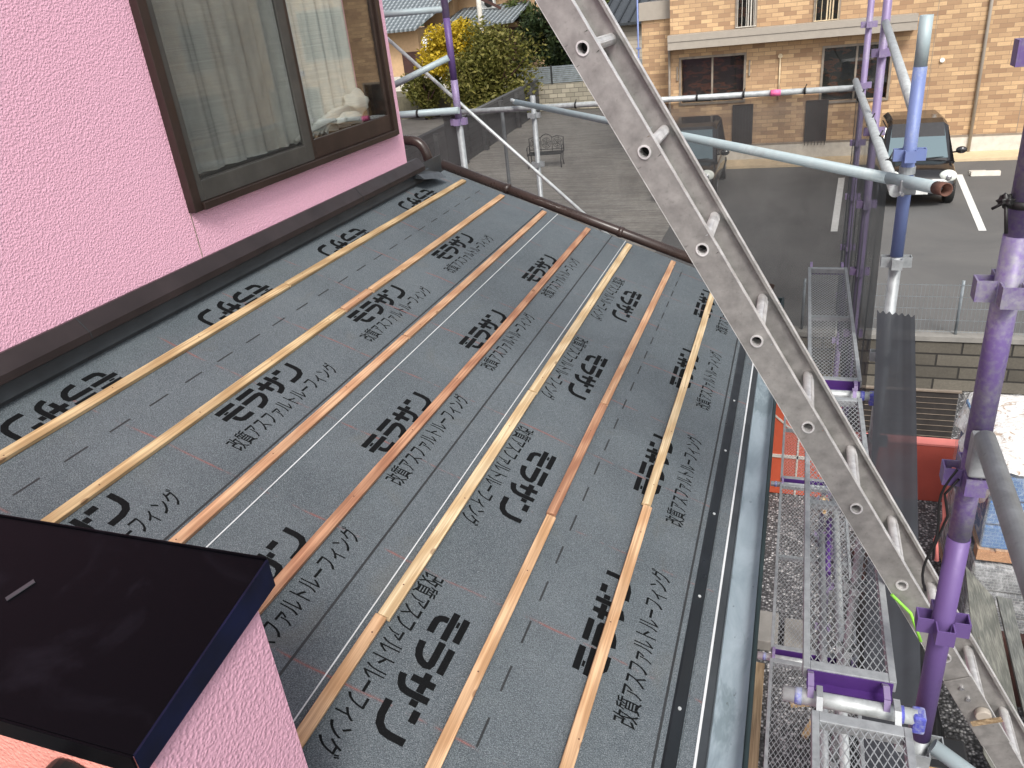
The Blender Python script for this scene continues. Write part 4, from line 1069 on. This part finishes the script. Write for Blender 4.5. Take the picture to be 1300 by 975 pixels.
# wall with openings: grid decomposition
xsn = sorted({-3.60, 26.0} | {w[0] for w in wins} | {w[1] for w in wins}); zsn = sorted({-4.20, 2.6} | {w[2] for w in wins} | {w[3] for w in wins})
for i in range(len(xsn) - 1):
    z_start = None
    for j in range(len(zsn) - 1):
        cx = (xsn[i] + xsn[i + 1]) / 2; cz = (zsn[j] + zsn[j + 1]) / 2
        inside = any(w[0] < cx < w[1] and w[2] < cz < w[3] for w in wins)
        if not inside: box(b, (xsn[i], FY, zsn[j]), (xsn[i + 1], FY + .18, zsn[j + 1]))
box(b, (-3.60, FY + .181, -4.2), (-3.42, 34, 2.6)); box(b, (25.8, FY + .181, -4.2), (26, 34, 2.6)); 
box(b, (-3.41, FY + .9, -4.2), (25.7, FY + .95, 2.6))
obj('wall', b, 'tan_brick', bb)
b = NB(); box(b, (-4.50, 24.45, -4.2), (-3.605, 34, -.72)); obj('wing_wall', b, 'tan_brick', bb)
b = NB(); box(b, (-4.56, 24.38, -.719), (-3.606, 34, -.25)); obj('wing_fascia', b, 'canopy_grey', bb)
b = NB(); box(b, (-3.60, FY - .03, PL), (26, FY + .2, -4.203)); obj('foundation', b, 'concrete_pale', bb)
b = NB(); box(b, (-3.62, FY - .045, -4.24), (26, FY - .004, -4.20)); obj('base_trim', b, 'frame_taupe', bb)
b = NB(); box(b, (-3.7, 23.3, 2.6), (26.2, 34.4, 2.8)); obj('roof', b, 'canopy_grey', bb)
b = NB(); box(b, (-3.60, FY - .48, -1.50), (2.62, FY - .003, -1.30)); box(b, (-3.60, FY - .50, -1.297), (2.62, FY - .003, -1.13)); obj('balcony_band', b, 'canopy_grey', bb)
for i, (x0, x1, z0, z1) in enumerate(wins):
    f = NB(); t_ = .055
    for a, c in (((x0 - .06, z0 - .06), (x1 + .06, z0)), ((x0 - .06, z1), (x1 + .06, z1 + .06)), ((x0 - .06, z0), (x0, z1)), ((x1, z0), (x1 + .06, z1))): box(f, (a[0], FY - .035, a[1]), (c[0], FY - .002, c[1]))
    if x1 - x0 > 1: box(f, ((x0 + x1) / 2 - .025, FY + .02, z0), ((x0 + x1) / 2 + .025, FY + .06, z1))
    w = obj('window', f, 'frame_taupe', bb)
    f = NB(); box(f, (x0, FY + .09, z0), (x1, FY + .10, z1)); obj('pane', f, 'window_glass', w)
    f = NB(); box(f, (x0, FY + .42, z0 - .1), (x1, FY + .45, z1 + .1)); obj('room', f, 'room_dim', w)
    if x1 - x0 < 1:
        f = NB(); 
        for q in range(3): x = x0 + .26 + q * .07; box(f, (x, FY + .05, z0), (x + .035, FY + .07, z1))
        for q in range(5): x = x0 + q * (x1 - x0) / 4; box(f, (x, FY - .06, z0 + .02), (x + .012, FY - .048, z1))
        box(f, (x0 - .04, FY - .065, z0), (x1 + .04, FY - .045, z0 + .02)); obj('grille', f, 'cream_paint' if i == 3 else 'concrete_pale', w)
# louvred shutters seen through the net
for (x0, x1) in ((-1.84, -1.28), (.12, .70)):
    f = NB(); box(f, (x0, FY - .06, -4.19), (x1, FY - .003, -3.1)); lo = obj('louvre', f, 'frame_brown', bb)
    f = NB()
    for q in range(7): x = x0 + .03 + q * (x1 - x0 - .06) / 6; box(f, (x - .008, FY - .085, -4.3), (x + .008, FY - .062, -3.12))
    obj('bars', f, 'iron_dark', lo)
f = NB(); tube(f, [(-3.62, FY - .05, -4.6), (-3.62, FY - .05, -1.52)], .035, 10); obj('downpipe', f, 'frame_taupe', bb)
f = NB(); tube(f, [(4.26, FY - .06, PL + .02), (4.26, FY - .06, 2.5)], .04, 12); box(f, (4.19, FY - .12, PL), (4.33, FY, PL + .05)); obj('downpipe', f, 'canopy_grey', bb)
f = NB(); tube(f, [(-.62, FY - .04, -3.0), (-.62, FY - .04, -1.92)], .022, 8); tube(f, [(-.62, FY - .003, -1.9), (-.62, FY - .09, -1.9)], .06, 14); obj('vent_pipe', f, 'cream_paint', bb)
f = NB(); tube(f, [(3.35, FY - .003, -2.3), (3.35, FY - .05, -2.3)], .055, 16); obj('round_vent', f, 'white_paint', bb)
f = NB(); box(f, (-3.42, FY - .05, -2.35), (-3.38, FY - .003, -1.98)); box(f, (-1.44, FY - .05, -2.35), (-1.40, FY - .003, -1.95)); obj('shutter_stop', f, 'frame_taupe', bb)
f = NB(); 
for x in (5.3, 8.1, 10.6, 14, 18): box(f, (x, FY - .004, -4.2), (x + .014, FY - .001, 2.6))
box(f, (3.1, FY - .004, -4.2), (3.112, FY - .001, 2.6)); obj('expansion_joint', f, 'frame_taupe', bb)
f = NB(); box(f, (-4, 22.9, PL + .004), (26, FY - .035, PL + .07)); o = tag(obj('pavement', f, 'kerb_sand'), kind='structure')
# parking stops
for i, (x, lab) in enumerate([(3.92, 'pale concrete wheel stop right of the black car, by the white line'), (5.9, 'concrete wheel stop in the bay at the far right'), (1.35, 'concrete wheel stop behind the black car')]):
    f = NB(); prism(f, [(21.15, PL + .002), (21.32, PL + .002), (21.29, PL + .11), (21.18, PL + .11)], 'x', x, x + .62); solo('wheel_stop', f, 'concrete_pale', lab, 'wheel stop', (x, 21.2, PL), 'wheel stops', bevel=.01)
f = NB(); box(f, (3.95, 21.55, PL + .002), (4.30, 21.62, PL + .05)); solo('kerb_piece', f, 'concrete_pale', 'small broken kerb piece behind the wheel stop', 'kerb', (3.95, 21.55, PL))
# left shed with grey siding
sh = thing('shed', 'beige sided shed with dark ribbed metal roof left of the brick building', 'shed', (-8, 40.6, UL))
f = NB(); box(f, (-9.0, 40.6, UL), (-4.0, 46, -1.25)); obj('wall', f, 'siding_beige', sh)
f = NB()
for k in range(11): z = UL + .2 + k * .2; box(f, (-9.0, 40.59, z), (-4.0, 40.599, z + .014))
obj('siding_line', f, 'frame_taupe', sh)
f = NB(); hexa(f, [(-9.6, 40.1, -1.30), (-3.8, 40.1, -1.30), (-3.8, 46.2, .5), (-9.6, 46.2, .5), (-9.6, 40.1, -1.18), (-3.8, 40.1, -1.18), (-3.8, 46.2, .62), (-9.6, 46.2, .62)]); rf = obj('roof', f, 'flashing_grey', sh)
f = NB()
for k in range(12): x = -9.5 + k * .5; bar(f, (x, 40.1, -1.17), (x, 46.2, .63), .08, .08)
obj('roof_rib', f, 'flashing_black', rf)
f = NB(); tube(f, [(-8.1, 40.6, -2.35), (-8.1, 40.45, -2.35)], .15, 12); obj('vent', f, 'cream_paint', sh)

# ------------------------------------------------------------------ cars
def profcar(name, lab, cx, y0, L, Wd, Hh, full=True):
    t = thing(name, lab, 'car', (cx, y0 + L / 2, PL))
    zb_ = PL + .20; w = Wd / 2
    # stations along the length: (y, half width low, z hood/shoulder, half width top, z top)
    lower = [(0, .80, .34, .52), (.06, .93, .25, .66), (.35, .985, .22, .80), (.85, 1.0, .2, .88), (1.5, 1.0, .2, .92), (2.6, 1.0, .2, .93), (L - .25, .99, .22, .92), (L - .04, .95, .27, .88), (L, .88, .34, .80)]
    b = NB(); R = []
    for (y, ww, zl, zt) in lower:
        W2 = w * ww; pr = [(-W2 * .93, zl), (-W2, zl + .12), (-W2, zt - .16), (-W2 * .95, zt - .04), (-W2 * .80, zt), (0, zt + .025), (W2 * .80, zt), (W2 * .95, zt - .04), (W2, zt - .16), (W2, zl + .12), (W2 * .93, zl)]
        R.append([b.verts.new((cx + px, y0 + y, PL + pz)) for px, pz in pr])
    for A, B in zip(R, R[1:]):
        for k in range(len(A)): f = b.faces.new([A[k], A[(k + 1) % len(A)], B[(k + 1) % len(A)], B[k]]); f.smooth = True
    b.faces.new(R[0]); b.faces.new(R[-1][::-1])
    body = obj('body', b, 'car_black', t)
    sm = body.modifiers.new('s', 'SUBSURF'); sm.levels = 1; sm.render_levels = 1
    # cabin
    b = NB(); ya, yb, yc, yd = .78, 1.42, L - .50, L - .12; top = Hh
    st = [(ya, .90, .84), (yb, .80, top - .07), (yb + .25, .79, top - .01), ((yb + yc) / 2, .79, top), (yc, .79, top - .02), (yd, .90, .90)]
    R = []
    for (y, ww, z) in st:
        W2 = w * ww; Wb = w * .955
        R.append([b.verts.new((cx + sx * a, y0 + y, PL + zz)) for sx, a, zz in ((-1, Wb, .82), (-1, W2 * 1.02, z - .08), (-1, W2 * .86, z), (1, W2 * .86, z), (1, W2 * 1.02, z - .08), (1, Wb, .82))])
    for A, B in zip(R, R[1:]):
        for k in range(6): b.faces.new([A[k], A[(k + 1) % 6], B[(k + 1) % 6], B[k]])
    b.faces.new(R[0]); b.faces.new(R[-1][::-1])
    cab = obj('cabin', b, 'car_black', t, bevel=.03)
    # windscreen: slightly proud of the slope between ya and yb
    def glassq(pts, nm, off, mat='windscreen'):
        b = NB(); P = [Vector(p) for p in pts]; n_ = (P[1] - P[0]).cross(P[3] - P[0]).normalized(); n_ = n_ if n_.dot(Vector(off)) > 0 else -n_
        hexa(b, [p - n_ * .01 for p in P] + [p + n_ * .008 for p in P]); return obj(nm, b, mat, t)
    q = .10
    zt_ = top - .07
    glassq([(cx - w * .80, y0 + ya + .06, PL + .90), (cx + w * .80, y0 + ya + .06, PL + .90), (cx + w * .70, y0 + yb - .05, PL + zt_ - .07), (cx - w * .70, y0 + yb - .05, PL + zt_ - .07)], 'windscreen', (0, -1, 1))
    for sx in (-1, 1):
        glassq([(cx + sx * w * .95, y0 + 1.25, PL + .95), (cx + sx * w * .95, y0 + L - .6, PL + .95), (cx + sx * w * .835, y0 + L - .75, PL + top - .16), (cx + sx * w * .835, y0 + 1.55, PL + top - .16)], 'side_window', (sx, 0, 0), 'dark_glass')
        # mirror
        b = NB(); blob(b, (cx + sx * (w + .12), y0 + 1.02, PL + 1.02), (.11, .06, .075), noise=.03); bar(b, (cx + sx * (w * .93), y0 + 1.05, PL + .97), (cx + sx * (w + .1), y0 + 1.03, PL + .99), .03, .03); mr = obj('mirror', b, 'car_black', t)
        b = NB(); blob(b, (cx + sx * w * .72, y0 + .15, PL + .66), (.17, .13, .13), noise=.0); obj('headlight', b, 'lamp_clear', t)
        b = NB(); blob(b, (cx + sx * w * .72, y0 + .035, PL + .655), (.06, .03, .06), noise=0); obj('headlight_lens', b, 'chrome', t)
        for yy in (.62, L - .62):
            b = NB(); tube(b, [(cx + sx * (w - .17), y0 + yy, PL + .29), (cx + sx * (w + .005), y0 + yy, PL + .29)], .29, 28)
            wh = obj('wheel', b, 'tyre', t, bevel=.02)
            b = NB(); tube(b, [(cx + sx * (w - .02), y0 + yy, PL + .29), (cx + sx * (w + .012), y0 + yy, PL + .29)], .18, 20); obj('rim', b, 'chrome', wh)
    b = NB()
    for k in range(4): bar(b, (cx - w * .45, y0 - .02, PL + .46 + .045 * k), (cx + w * .45, y0 - .02, PL + .46 + .045 * k), .02, .012)
    obj('grille', b, 'chrome', t)
    b = NB(); box(b, (cx - .17, y0 - .035, PL + .33), (cx + .17, y0 - .025, PL + .43)); obj('number_plate', b, 'white_paint', t)
    b = NB(); bar(b, (cx - .4, y0 + .80, PL + .905), (cx + .12, y0 + .84, PL + .925), .012, .01); bar(b, (cx + .05, y0 + .80, PL + .905), (cx + .5, y0 + .84, PL + .925), .012, .01); obj('wiper', b, 'black_plastic', t)
    return t
profcar('parked_car', 'black compact car with a tall roof parked nose-out by the white line', 2.44, 18.15, 3.4, 1.475, 1.62)
profcar('parked_car', 'dark car seen only through the net, left of the brick wall louvres', -2.55, 18.9, 3.4, 1.475, 1.66)

# ------------------------------------------------------------------ patio: walls, bench
sw = thing('patio_wall', 'dark block wall running back along the left side of the patio', 'wall', (-10.8, 28, PL))
b = NB(); hexa(b, [(-10.45, 19.5, PL), (-11.95, 37.6, PL), (-12.15, 37.6, PL), (-10.65, 19.5, PL), (-10.45, 19.5, PL + 1.5), (-11.95, 37.6, PL + 1.5), (-12.15, 37.6, PL + 1.5), (-10.65, 19.5, PL + 1.5)])
obj('wall', b, 'dark_blocks', sw)
b = NB()
for k in range(7): 
    t_ = k / 7 + .03; x = -10.44 - 1.5 * t_; y = 19.5 + 18.1 * t_; box(b, (x + .003, y - .1, PL), (x + .16, y + .1, PL + 1.42))
obj('pilaster', b, 'dark_blocks', sw)
st = thing('stone_wall', 'low mottled stone block wall at the back of the patio', 'wall', (-10, 37.8, PL))
b = NB(); box(b, (-16, 37.7, PL), (-3.6, 38.1, UL + .12)); obj('wall', b, 'stone_blocks', st)
b = NB(); box(b, (-12.6, 37.55, PL), (-12.2, 37.69, UL + .2)); obj('pier', b, 'red_wall', st)
gf = thing('metal_fence', 'grey horizontal-slat metal fence standing on the stone wall', 'fence', (-10, 37.9, UL + .12))
b = NB()
for k in range(9): box(b, (-13.2, 37.85, UL + .16 + k * .085), (-3.9, 37.88, UL + .23 + k * .085))
obj('slat_panel', b, 'grey_fence', gf)
for k in range(6):
    b = NB(); box(b, (-13.2 + k * 1.85, 37.8, UL + .12), (-13.13 + k * 1.85, 37.848, UL + .97)); obj('fence_post', b, 'iron_dark', gf)
def bench(lab, x, y, rot):
    t = thing('garden_bench', lab, 'bench', (x, y, PL)); t.rotation_euler = (0, 0, rot)
    def L_(nm, b): return obj(nm, b, 'iron_dark', t, base='local')
    W_ = .56
    for sx in (-1, 1):
        for yy, zt in ((-.22, .44), (.22, .44)):
            b = NB(); tube(b, [(sx * (W_ - .03), yy * 1.25, 0), (sx * (W_ - .05), yy * .95, .2), (sx * (W_ - .02), yy, zt)], [.02, .016, .02], 8); L_('leg', b)
        b = NB(); tube(b, [(sx * W_, .22, .42), (sx * W_, .25, .62), (sx * W_, .05, .66), (sx * W_, -.18, .64), (sx * W_, -.22, .56), (sx * W_, -.16, .52)], .015, 8); tube(b, [(sx * W_, -.2, .43), (sx * W_, -.12, .64)], .013, 8); L_('armrest', b)
    b = NB(); box(b, (-W_, -.25, .41), (W_, .25, .425))
    b.free(); b = NB()
    for k in range(9): yy = -.24 + k * .06; box(b, (-W_, yy, .42), (W_, yy + .03, .438))
    for yy in (-.26, .25): box(b, (-W_, yy, .405), (W_, yy + .02, .44))
    L_('seat', b)
    b = NB()
    fr = [(-W_ + .01, .24, .45), (-W_ + .0, .27, .86), (-.34, .28, .90), (-.2, .28, .86), (-.1, .28, .94), (0, .28, .97), (.1, .28, .94), (.2, .28, .86), (.34, .28, .90), (W_, .27, .86), (W_ - .01, .24, .45)]
    tube(b, fr, .015, 8); tube(b, [(-W_, .245, .50), (W_, .245, .50)], .012, 8)
    for c in (-.37, 0, .37):
        for r in (.05, .10, .15):
            n = 14; pts = [(c + r * math.cos(2 * PI * k / n), .26, .69 + r * 1.05 * math.sin(2 * PI * k / n)) for k in range(n + 1)]; tube(b, pts, .008, 6, False)
        for a in range(6): tube(b, [(c, .26, .69), (c + .17 * math.cos(a * PI / 3 + .3), .26, .69 + .19 * math.sin(a * PI / 3 + .3))], .007, 6)
    for c in (-.185, .185): tube(b, [(c, .25, .45), (c, .275, .87)], .011, 6)
    L_('backrest', b)
bench('ornate black iron bench standing on the patio', -7.62, 24.2, 0.12)
# parasol base / table behind
def table(lab, x, y):
    t = thing('garden_table', lab, 'table', (x, y, PL))
    b = NB(); tube(b, [(x, y, PL + .68), (x, y, PL + .70)], .42, 24); obj('table_top', b, 'iron_dark', t)
    for a in range(3):
        b = NB(); tube(b, [(x + .05 * math.cos(a * 2.1), y + .05 * math.sin(a * 2.1), PL + .67), (x + .12 * math.cos(a * 2.1), y + .12 * math.sin(a * 2.1), PL + .3), (x + .3 * math.cos(a * 2.1), y + .3 * math.sin(a * 2.1), PL)], .015, 8); obj('leg', b, 'iron_dark', t)
table('small dark garden table at the back of the patio', -7.5, 33.5)
# ------------------------------------------------------------------ houses behind
def tiled(bm, pts, th=.12): 
    hexa(bm, [(x, y, z - th) for x, y, z in pts] + pts)
jh = thing('tiled_house', 'traditional ochre house with grey glazed tile roofs behind the shrubs', 'house', (-20, 45, UL))
b = NB(); box(b, (-30, 43.2, UL), (-20.6, 52, -.55)); box(b, (-20.6, 45.2, UL), (-15.3, 52, -.75)); box(b, (-21.5, 46.2, -.75), (-19.501, 52, 2.2)); box(b, (-19.5, 47, -.75), (-14.6, 52, 2.8)); obj('wall', b, 'ochre_wall', jh)
b = NB(); tiled(b, [(-31, 42.1, -.50), (-20.2, 42.1, -.50), (-18.0, 47.2, 1.9), (-31, 47.2, 1.9)]); obj('roof', b, 'roof_tiles', jh)
b = NB(); tiled(b, [(-20.1, 43.6, -.80), (-15.0, 43.6, -.62), (-15.0, 47.0, .25), (-19.2, 47.0, .25)]); obj('porch_roof', b, 'roof_tiles', jh)
b = NB(); tiled(b, [(-20.4, 45.6, 1.9), (-13.8, 45.6, 1.9), (-14.5, 49.5, 3.8), (-19.6, 49.5, 3.8)]); obj('roof', b, 'roof_tiles', jh)
b = NB(); hexa(b, [(-18.4, 46.0, .9), (-16.5, 46.0, -.05), (-16.5, 46.1, -.05), (-18.4, 46.1, .9), (-18.4, 46.0, 1.1), (-16.5, 46.0, .10), (-16.5, 46.1, .10), (-18.4, 46.1, 1.1)]); 
box(b, (-20.55, 44.9, UL), (-15.2, 45.19, -1.0)); box(b, (-21.7, 43.1, UL), (-20.6, 43.19, -1.7)); box(b, (-20.2, 43.9, UL), (-20.0, 44.1, -.9)); box(b, (-18.4, 43.9, UL), (-18.2, 44.1, -.9)); box(b, (-16.4, 43.9, UL), (-16.2, 44.1, -.9)); obj('timber', b, 'brown_timber', jh)
b = NB(); box(b, (-17.9, 46.3, .05), (-17.0, 46.7, .75)); ac = obj('air_conditioner', b, 'white_paint', jh, bevel=.03)
b = NB(); tube(b, [(-17.3, 46.29, .4), (-17.3, 46.26, .4)], .27, 20); obj('fan_grille', b, 'iron_dark', ac)
b = NB(); box(b, (-15.4, 46.9, .1), (-15.2, 46.99, 2.5)); obj('trim', b, 'red_wall', jh)
# other houses in the row
for (x0, x1, y, zt, m, lab) in [(-14.6, -8, 60, 1.0, 'concrete_pale', 'distant white house glimpsed behind the trees'), (-44, -33, 50, 3, 'siding_beige', 'distant beige house far left behind the pink wall'), (-2, 8, 62, 1.5, 'siding_beige', 'distant beige house behind the brick building')]:
    t = thing('house', lab, 'house', (x0, y, UL)); b = NB(); box(b, (x0, y, UL), (x1, y + 8, zt)); obj('wall', b, m, t)
    b = NB(); tiled(b, [(x0 - .5, y - .6, zt - .05), (x1 + .5, y - .6, zt - .05), (x1 + .5, y + 4, zt + 1.8), (x0 - .5, y + 4, zt + 1.8)]); tiled(b, [(x0 - .5, y + 4, zt + 1.8), (x1 + .5, y + 4, zt + 1.8), (x1 + .5, y + 8.6, zt - .05), (x0 - .5, y + 8.6, zt - .05)]); obj('roof', b, 'roof_tiles', t)
    for k in range(3):
        b = NB(); xx = x0 + 1 + k * (x1 - x0 - 2) / 2.4; box(b, (xx, y - .05, zt - 1.9), (xx + 1.2, y - .003, zt - .8)); obj('window', b, 'dark_glass', t)
lw = thing('garden_wall', 'pale concrete garden wall left of the yellow shrub', 'wall', (-21, 41.5, UL))
b = NB(); box(b, (-30, 41.4, UL - .02), (-17.2, 41.6, UL + .75)); obj('wall', b, 'concrete_pale', lw)
# white pole and mirror
b = NB(); tube(b, [(-16.52, 43.9 - 1.2, UL), (-16.52, 42.7, 3.2)], [.15, .12], 14); solo('utility_pole', b, 'concrete_pale', 'pale concrete utility pole rising behind the shrub', 'pole', (-16.5, 42.7, UL))
t = thing('traffic_mirror', 'round white-faced mirror on a post in front of the tiled house', 'mirror', (-18.55, 40, UL))
b = NB(); tube(b, [(-18.6, 40.06, UL), (-18.6, 40.06, -1.0)], .04, 10); obj('post', b, 'canopy_grey', t)
b = NB(); blob(b, (-18.55, 40.0, -1.25), (.34, .06, .42), noise=0); obj('mirror_disc', b, 'mirror_face', t)
b = NB(); box(b, (-18.9, 40.03, -2.3), (-18.35, 40.07, -1.9)); obj('plate', b, 'concrete_pale', t)

# ------------------------------------------------------------------ trees and shrubs
def foliage(bm, c, r, n, leaf, rnd, squash=1, clumps=26, hollow=.35):
    cl = []
    for k in range(clumps):
        d = Vector((rnd.gauss(0, 1), rnd.gauss(0, 1), rnd.gauss(0, 1))).normalized(); m = rnd.uniform(.35, .86)
        cl.append((Vector((c[0] + d.x * r[0] * m, c[1] + d.y * r[1] * m, c[2] + d.z * r[2] * m)), rnd.uniform(.24, .42)))
    for i in range(n):
        cc, cr = rnd.choice(cl)
        d = Vector((rnd.gauss(0, 1), rnd.gauss(0, 1), rnd.gauss(0, 1))).normalized() * (rnd.random() ** .45) * cr
        p = cc + Vector((d.x * r[0], d.y * r[1], d.z * r[2]))
        a = Vector((rnd.gauss(0, 1), rnd.gauss(0, 1), rnd.gauss(0, .7))).normalized(); q = a.cross(Vector((rnd.gauss(0, 1), rnd.gauss(0, 1), rnd.gauss(0, 1)))).normalized()
        s_ = leaf * rnd.uniform(.6, 1.35)
        vs = [bm.verts.new(p + a * s_), bm.verts.new(p + q * s_ * .45), bm.verts.new(p - a * s_), bm.verts.new(p - q * s_ * .45)]; bm.faces.new(vs)
def tree(name, lab, cat, base, c, r, n, leaf, mat, seed, tr=.12, group=None, clumps=26):
    rnd = random.Random(seed); t = thing(name, lab, cat, base, group)
    b = NB(); tube(b, [base, ((base[0] + c[0]) / 2 + .1, (base[1] + c[1]) / 2, (base[2] + c[2]) / 2), (c[0], c[1], c[2] + r[2] * .4)], [tr, tr * .75, tr * .3], 8)
    for k in range(7):
        a = k * 2 * PI / 7 + rnd.random(); z = base[2] + (c[2] - base[2]) * rnd.uniform(.4, .9)
        tube(b, [(base[0] * .5 + c[0] * .5, base[1] * .5 + c[1] * .5, z), (c[0] + r[0] * .35 * math.cos(a), c[1] + r[1] * .35 * math.sin(a), z + .25 * r[2]), (c[0] + r[0] * .7 * math.cos(a), c[1] + r[1] * .7 * math.sin(a), z + .6 * r[2])], [tr * .4, tr * .28, tr * .1], 6)
    obj('trunk', b, 'brown_timber', t)
    b = NB(); foliage(b, c, r, n, leaf, rnd, clumps=clumps); obj('crown', b, mat, t)
tree('shrub', 'big rounded olive-green shrub behind the patio wall', 'shrub', (-13.4, 36, PL), (-13.5, 35.6, -2.75), (2.5, 1.6, 2.35), 15000, .10, 'leaf_olive', 3, clumps=60)
tree('shrub', 'bright yellow shrub on the left side of the big green one', 'shrub', (-16.3, 37, PL), (-15.4, 36.3, -2.0), (1.85, 1.2, 1.65), 13000, .10, 'leaf_yellow', 4, clumps=40)
tree('shrub', 'small green shrub below the mirror, left of the yellow shrub', 'shrub', (-18.0, 37.5, PL), (-17.8, 37.2, -3.3), (1.25, 1.0, 1.35), 5000, .10, 'leaf_olive', 5, clumps=24)
tree('tree', 'dark evergreen tree just left of the ladder top', 'tree', (-13.6, 46, UL), (-13.4, 45.5, -1.7), (2.2, 1.8, 2.2), 8000, .14, 'leaf_dark', 6, clumps=36)
tree('tree', 'second dark evergreen tree behind the slatted metal fence', 'tree', (-11.2, 43, UL), (-11.0, 43, -1.9), (1.8, 1.5, 1.9), 7000, .14, 'leaf_dark', 7, clumps=36)
tree('tree', 'brownish-green tree behind the utility pole', 'tree', (-16.2, 48, UL), (-15.9, 47.5, -.3), (1.7, 1.5, 1.9), 6000, .13, 'leaf_mid', 8, clumps=30)
tree('tree', 'dull green tree seen between the ladder rails', 'tree', (-9.3, 44, UL), (-9.2, 44, -1.7), (1.9, 1.5, 1.9), 6000, .13, 'leaf_mid', 9, clumps=30)
tree('tree', 'tall grey-green tree in the far background', 'tree', (-19.5, 63, UL), (-19.5, 63, .3), (4.0, 2.5, 2.6), 7000, .2, 'leaf_mid', 10, clumps=36)
tree('tree', 'far grey-green tree right of the tall one', 'tree', (-25, 70, UL), (-14, 72, .6), (5.0, 2.5, 2.3), 7000, .22, 'leaf_dark', 11, clumps=36)
b = NB(); rnd = random.Random(12)
for i in range(8):
    foliage(b, (-12.2 + i * 1.0, 39.2, UL + .35), (.7, .5, .5), 500, .07, rnd, clumps=8)
tag(obj('ground_cover', b, 'leaf_mid'), kind='stuff')

# ------------------------------------------------------------------ camera, light, world
sc = bpy.context.scene
cam = bpy.data.cameras.new('camera'); co = bpy.data.objects.new('camera', cam); C.objects.link(co)
F_ = 976.06; cam.sensor_width = 36; cam.sensor_fit = 'HORIZONTAL'; cam.lens = F_ / 1300 * 36; cam.clip_start = .05; cam.clip_end = 600
cx0, cy0 = 650, 487.5
Yc = Vector((1028 - cx0, -32 - cy0, F_)).normalized(); Dc = Vector((868 - cx0, 2480 - cy0, F_)).normalized(); Zc = -Dc; Xc = Yc.cross(Zc)
Rm = Matrix((Xc, Yc, Zc))                       # world = Rm @ cam (x right, y down, z forward)
flip = Matrix(((1, 0, 0), (0, -1, 0), (0, 0, -1)))
M = (Rm @ flip).to_4x4(); M.translation = Vector((0, 0, H)); co.matrix_world = M
sc.camera = co
w = bpy.data.worlds.new('World'); sc.world = w; w.use_nodes = True; nt = w.node_tree; nt.nodes.clear()
bg = nt.nodes.new('ShaderNodeBackground'); ow = nt.nodes.new('ShaderNodeOutputWorld'); sky = nt.nodes.new('ShaderNodeTexSky')
sky.sky_type = 'NISHITA'; sky.sun_disc = False; sky.sun_elevation = math.radians(48); 
az = math.radians(152)         # direction of the sun, measured clockwise from +Y
sky.sun_rotation = az; sky.air_density = 1.0; sky.dust_density = 3.5; sky.ozone_density = 1.0
hs = nt.nodes.new('ShaderNodeHueSaturation'); hs.inputs['Saturation'].default_value = .28; nt.links.new(sky.outputs[0], hs.inputs['Color'])
bg.inputs[1].default_value = .135; nt.links.new(hs.outputs[0], bg.inputs[0]); nt.links.new(bg.outputs[0], ow.inputs[0])
sl = bpy.data.lights.new('sun', 'SUN'); so = bpy.data.objects.new('sun', sl); C.objects.link(so)
sl.energy = 1.75; sl.angle = math.radians(16); sl.color = (1, .96, .90)
d = Vector((math.sin(az) * math.cos(math.radians(48)), math.cos(az) * math.cos(math.radians(48)), math.sin(math.radians(48))))
so.rotation_euler = d.to_track_quat('Z', 'Y').to_euler(); so.location = (0, 0, 30)
vs_ = sc.view_settings; vs_.view_transform = 'Standard'; vs_.look = 'None'; vs_.gamma = 1; vs_.use_curve_mapping = False; vs_.exposure = .68
# countable little parts built in one go become one object each
def islands(me):
    n = len(me.vertices); p = list(range(n))
    def f(a):
        while p[a] != a: p[a] = p[p[a]]; a = p[a]
        return a
    for e in me.edges: p[f(e.vertices[0])] = f(e.vertices[1])
    g = {}
    for i in range(n): g.setdefault(f(i), []).append(i)
    return list(g.values())
SPLIT = ('screw', 'nail_head', 'flashing_joint', 'bolt', 'shutter_stop', 'pilaster', 'support', 'expansion_joint', 'wiper', 'collar', 'roof_rib')
for o in list(bpy.data.objects):
    if o.type == 'MESH' and o.name.split('.')[0] in SPLIT:
        me = o.data; groups = islands(me)
        if len(groups) < 2: continue
        polys = [tuple(q.vertices) for q in me.polygons]; mt = me.materials[0]; new = []
        for g in groups:
            ix = {v: k for k, v in enumerate(g)}
            m2 = bpy.data.meshes.new(o.name.split('.')[0]); m2.from_pydata([me.vertices[v].co[:] for v in g], [], [[ix[v] for v in q] for q in polys if q[0] in ix]); m2.materials.append(mt); new.append(m2)
        o.data = new[0]
        for m2 in new[1:]: c = o.copy(); c.data = m2; C.objects.link(c); c.parent = o.parent
for o in bpy.data.objects:
    if 'base' in o: del o['base']
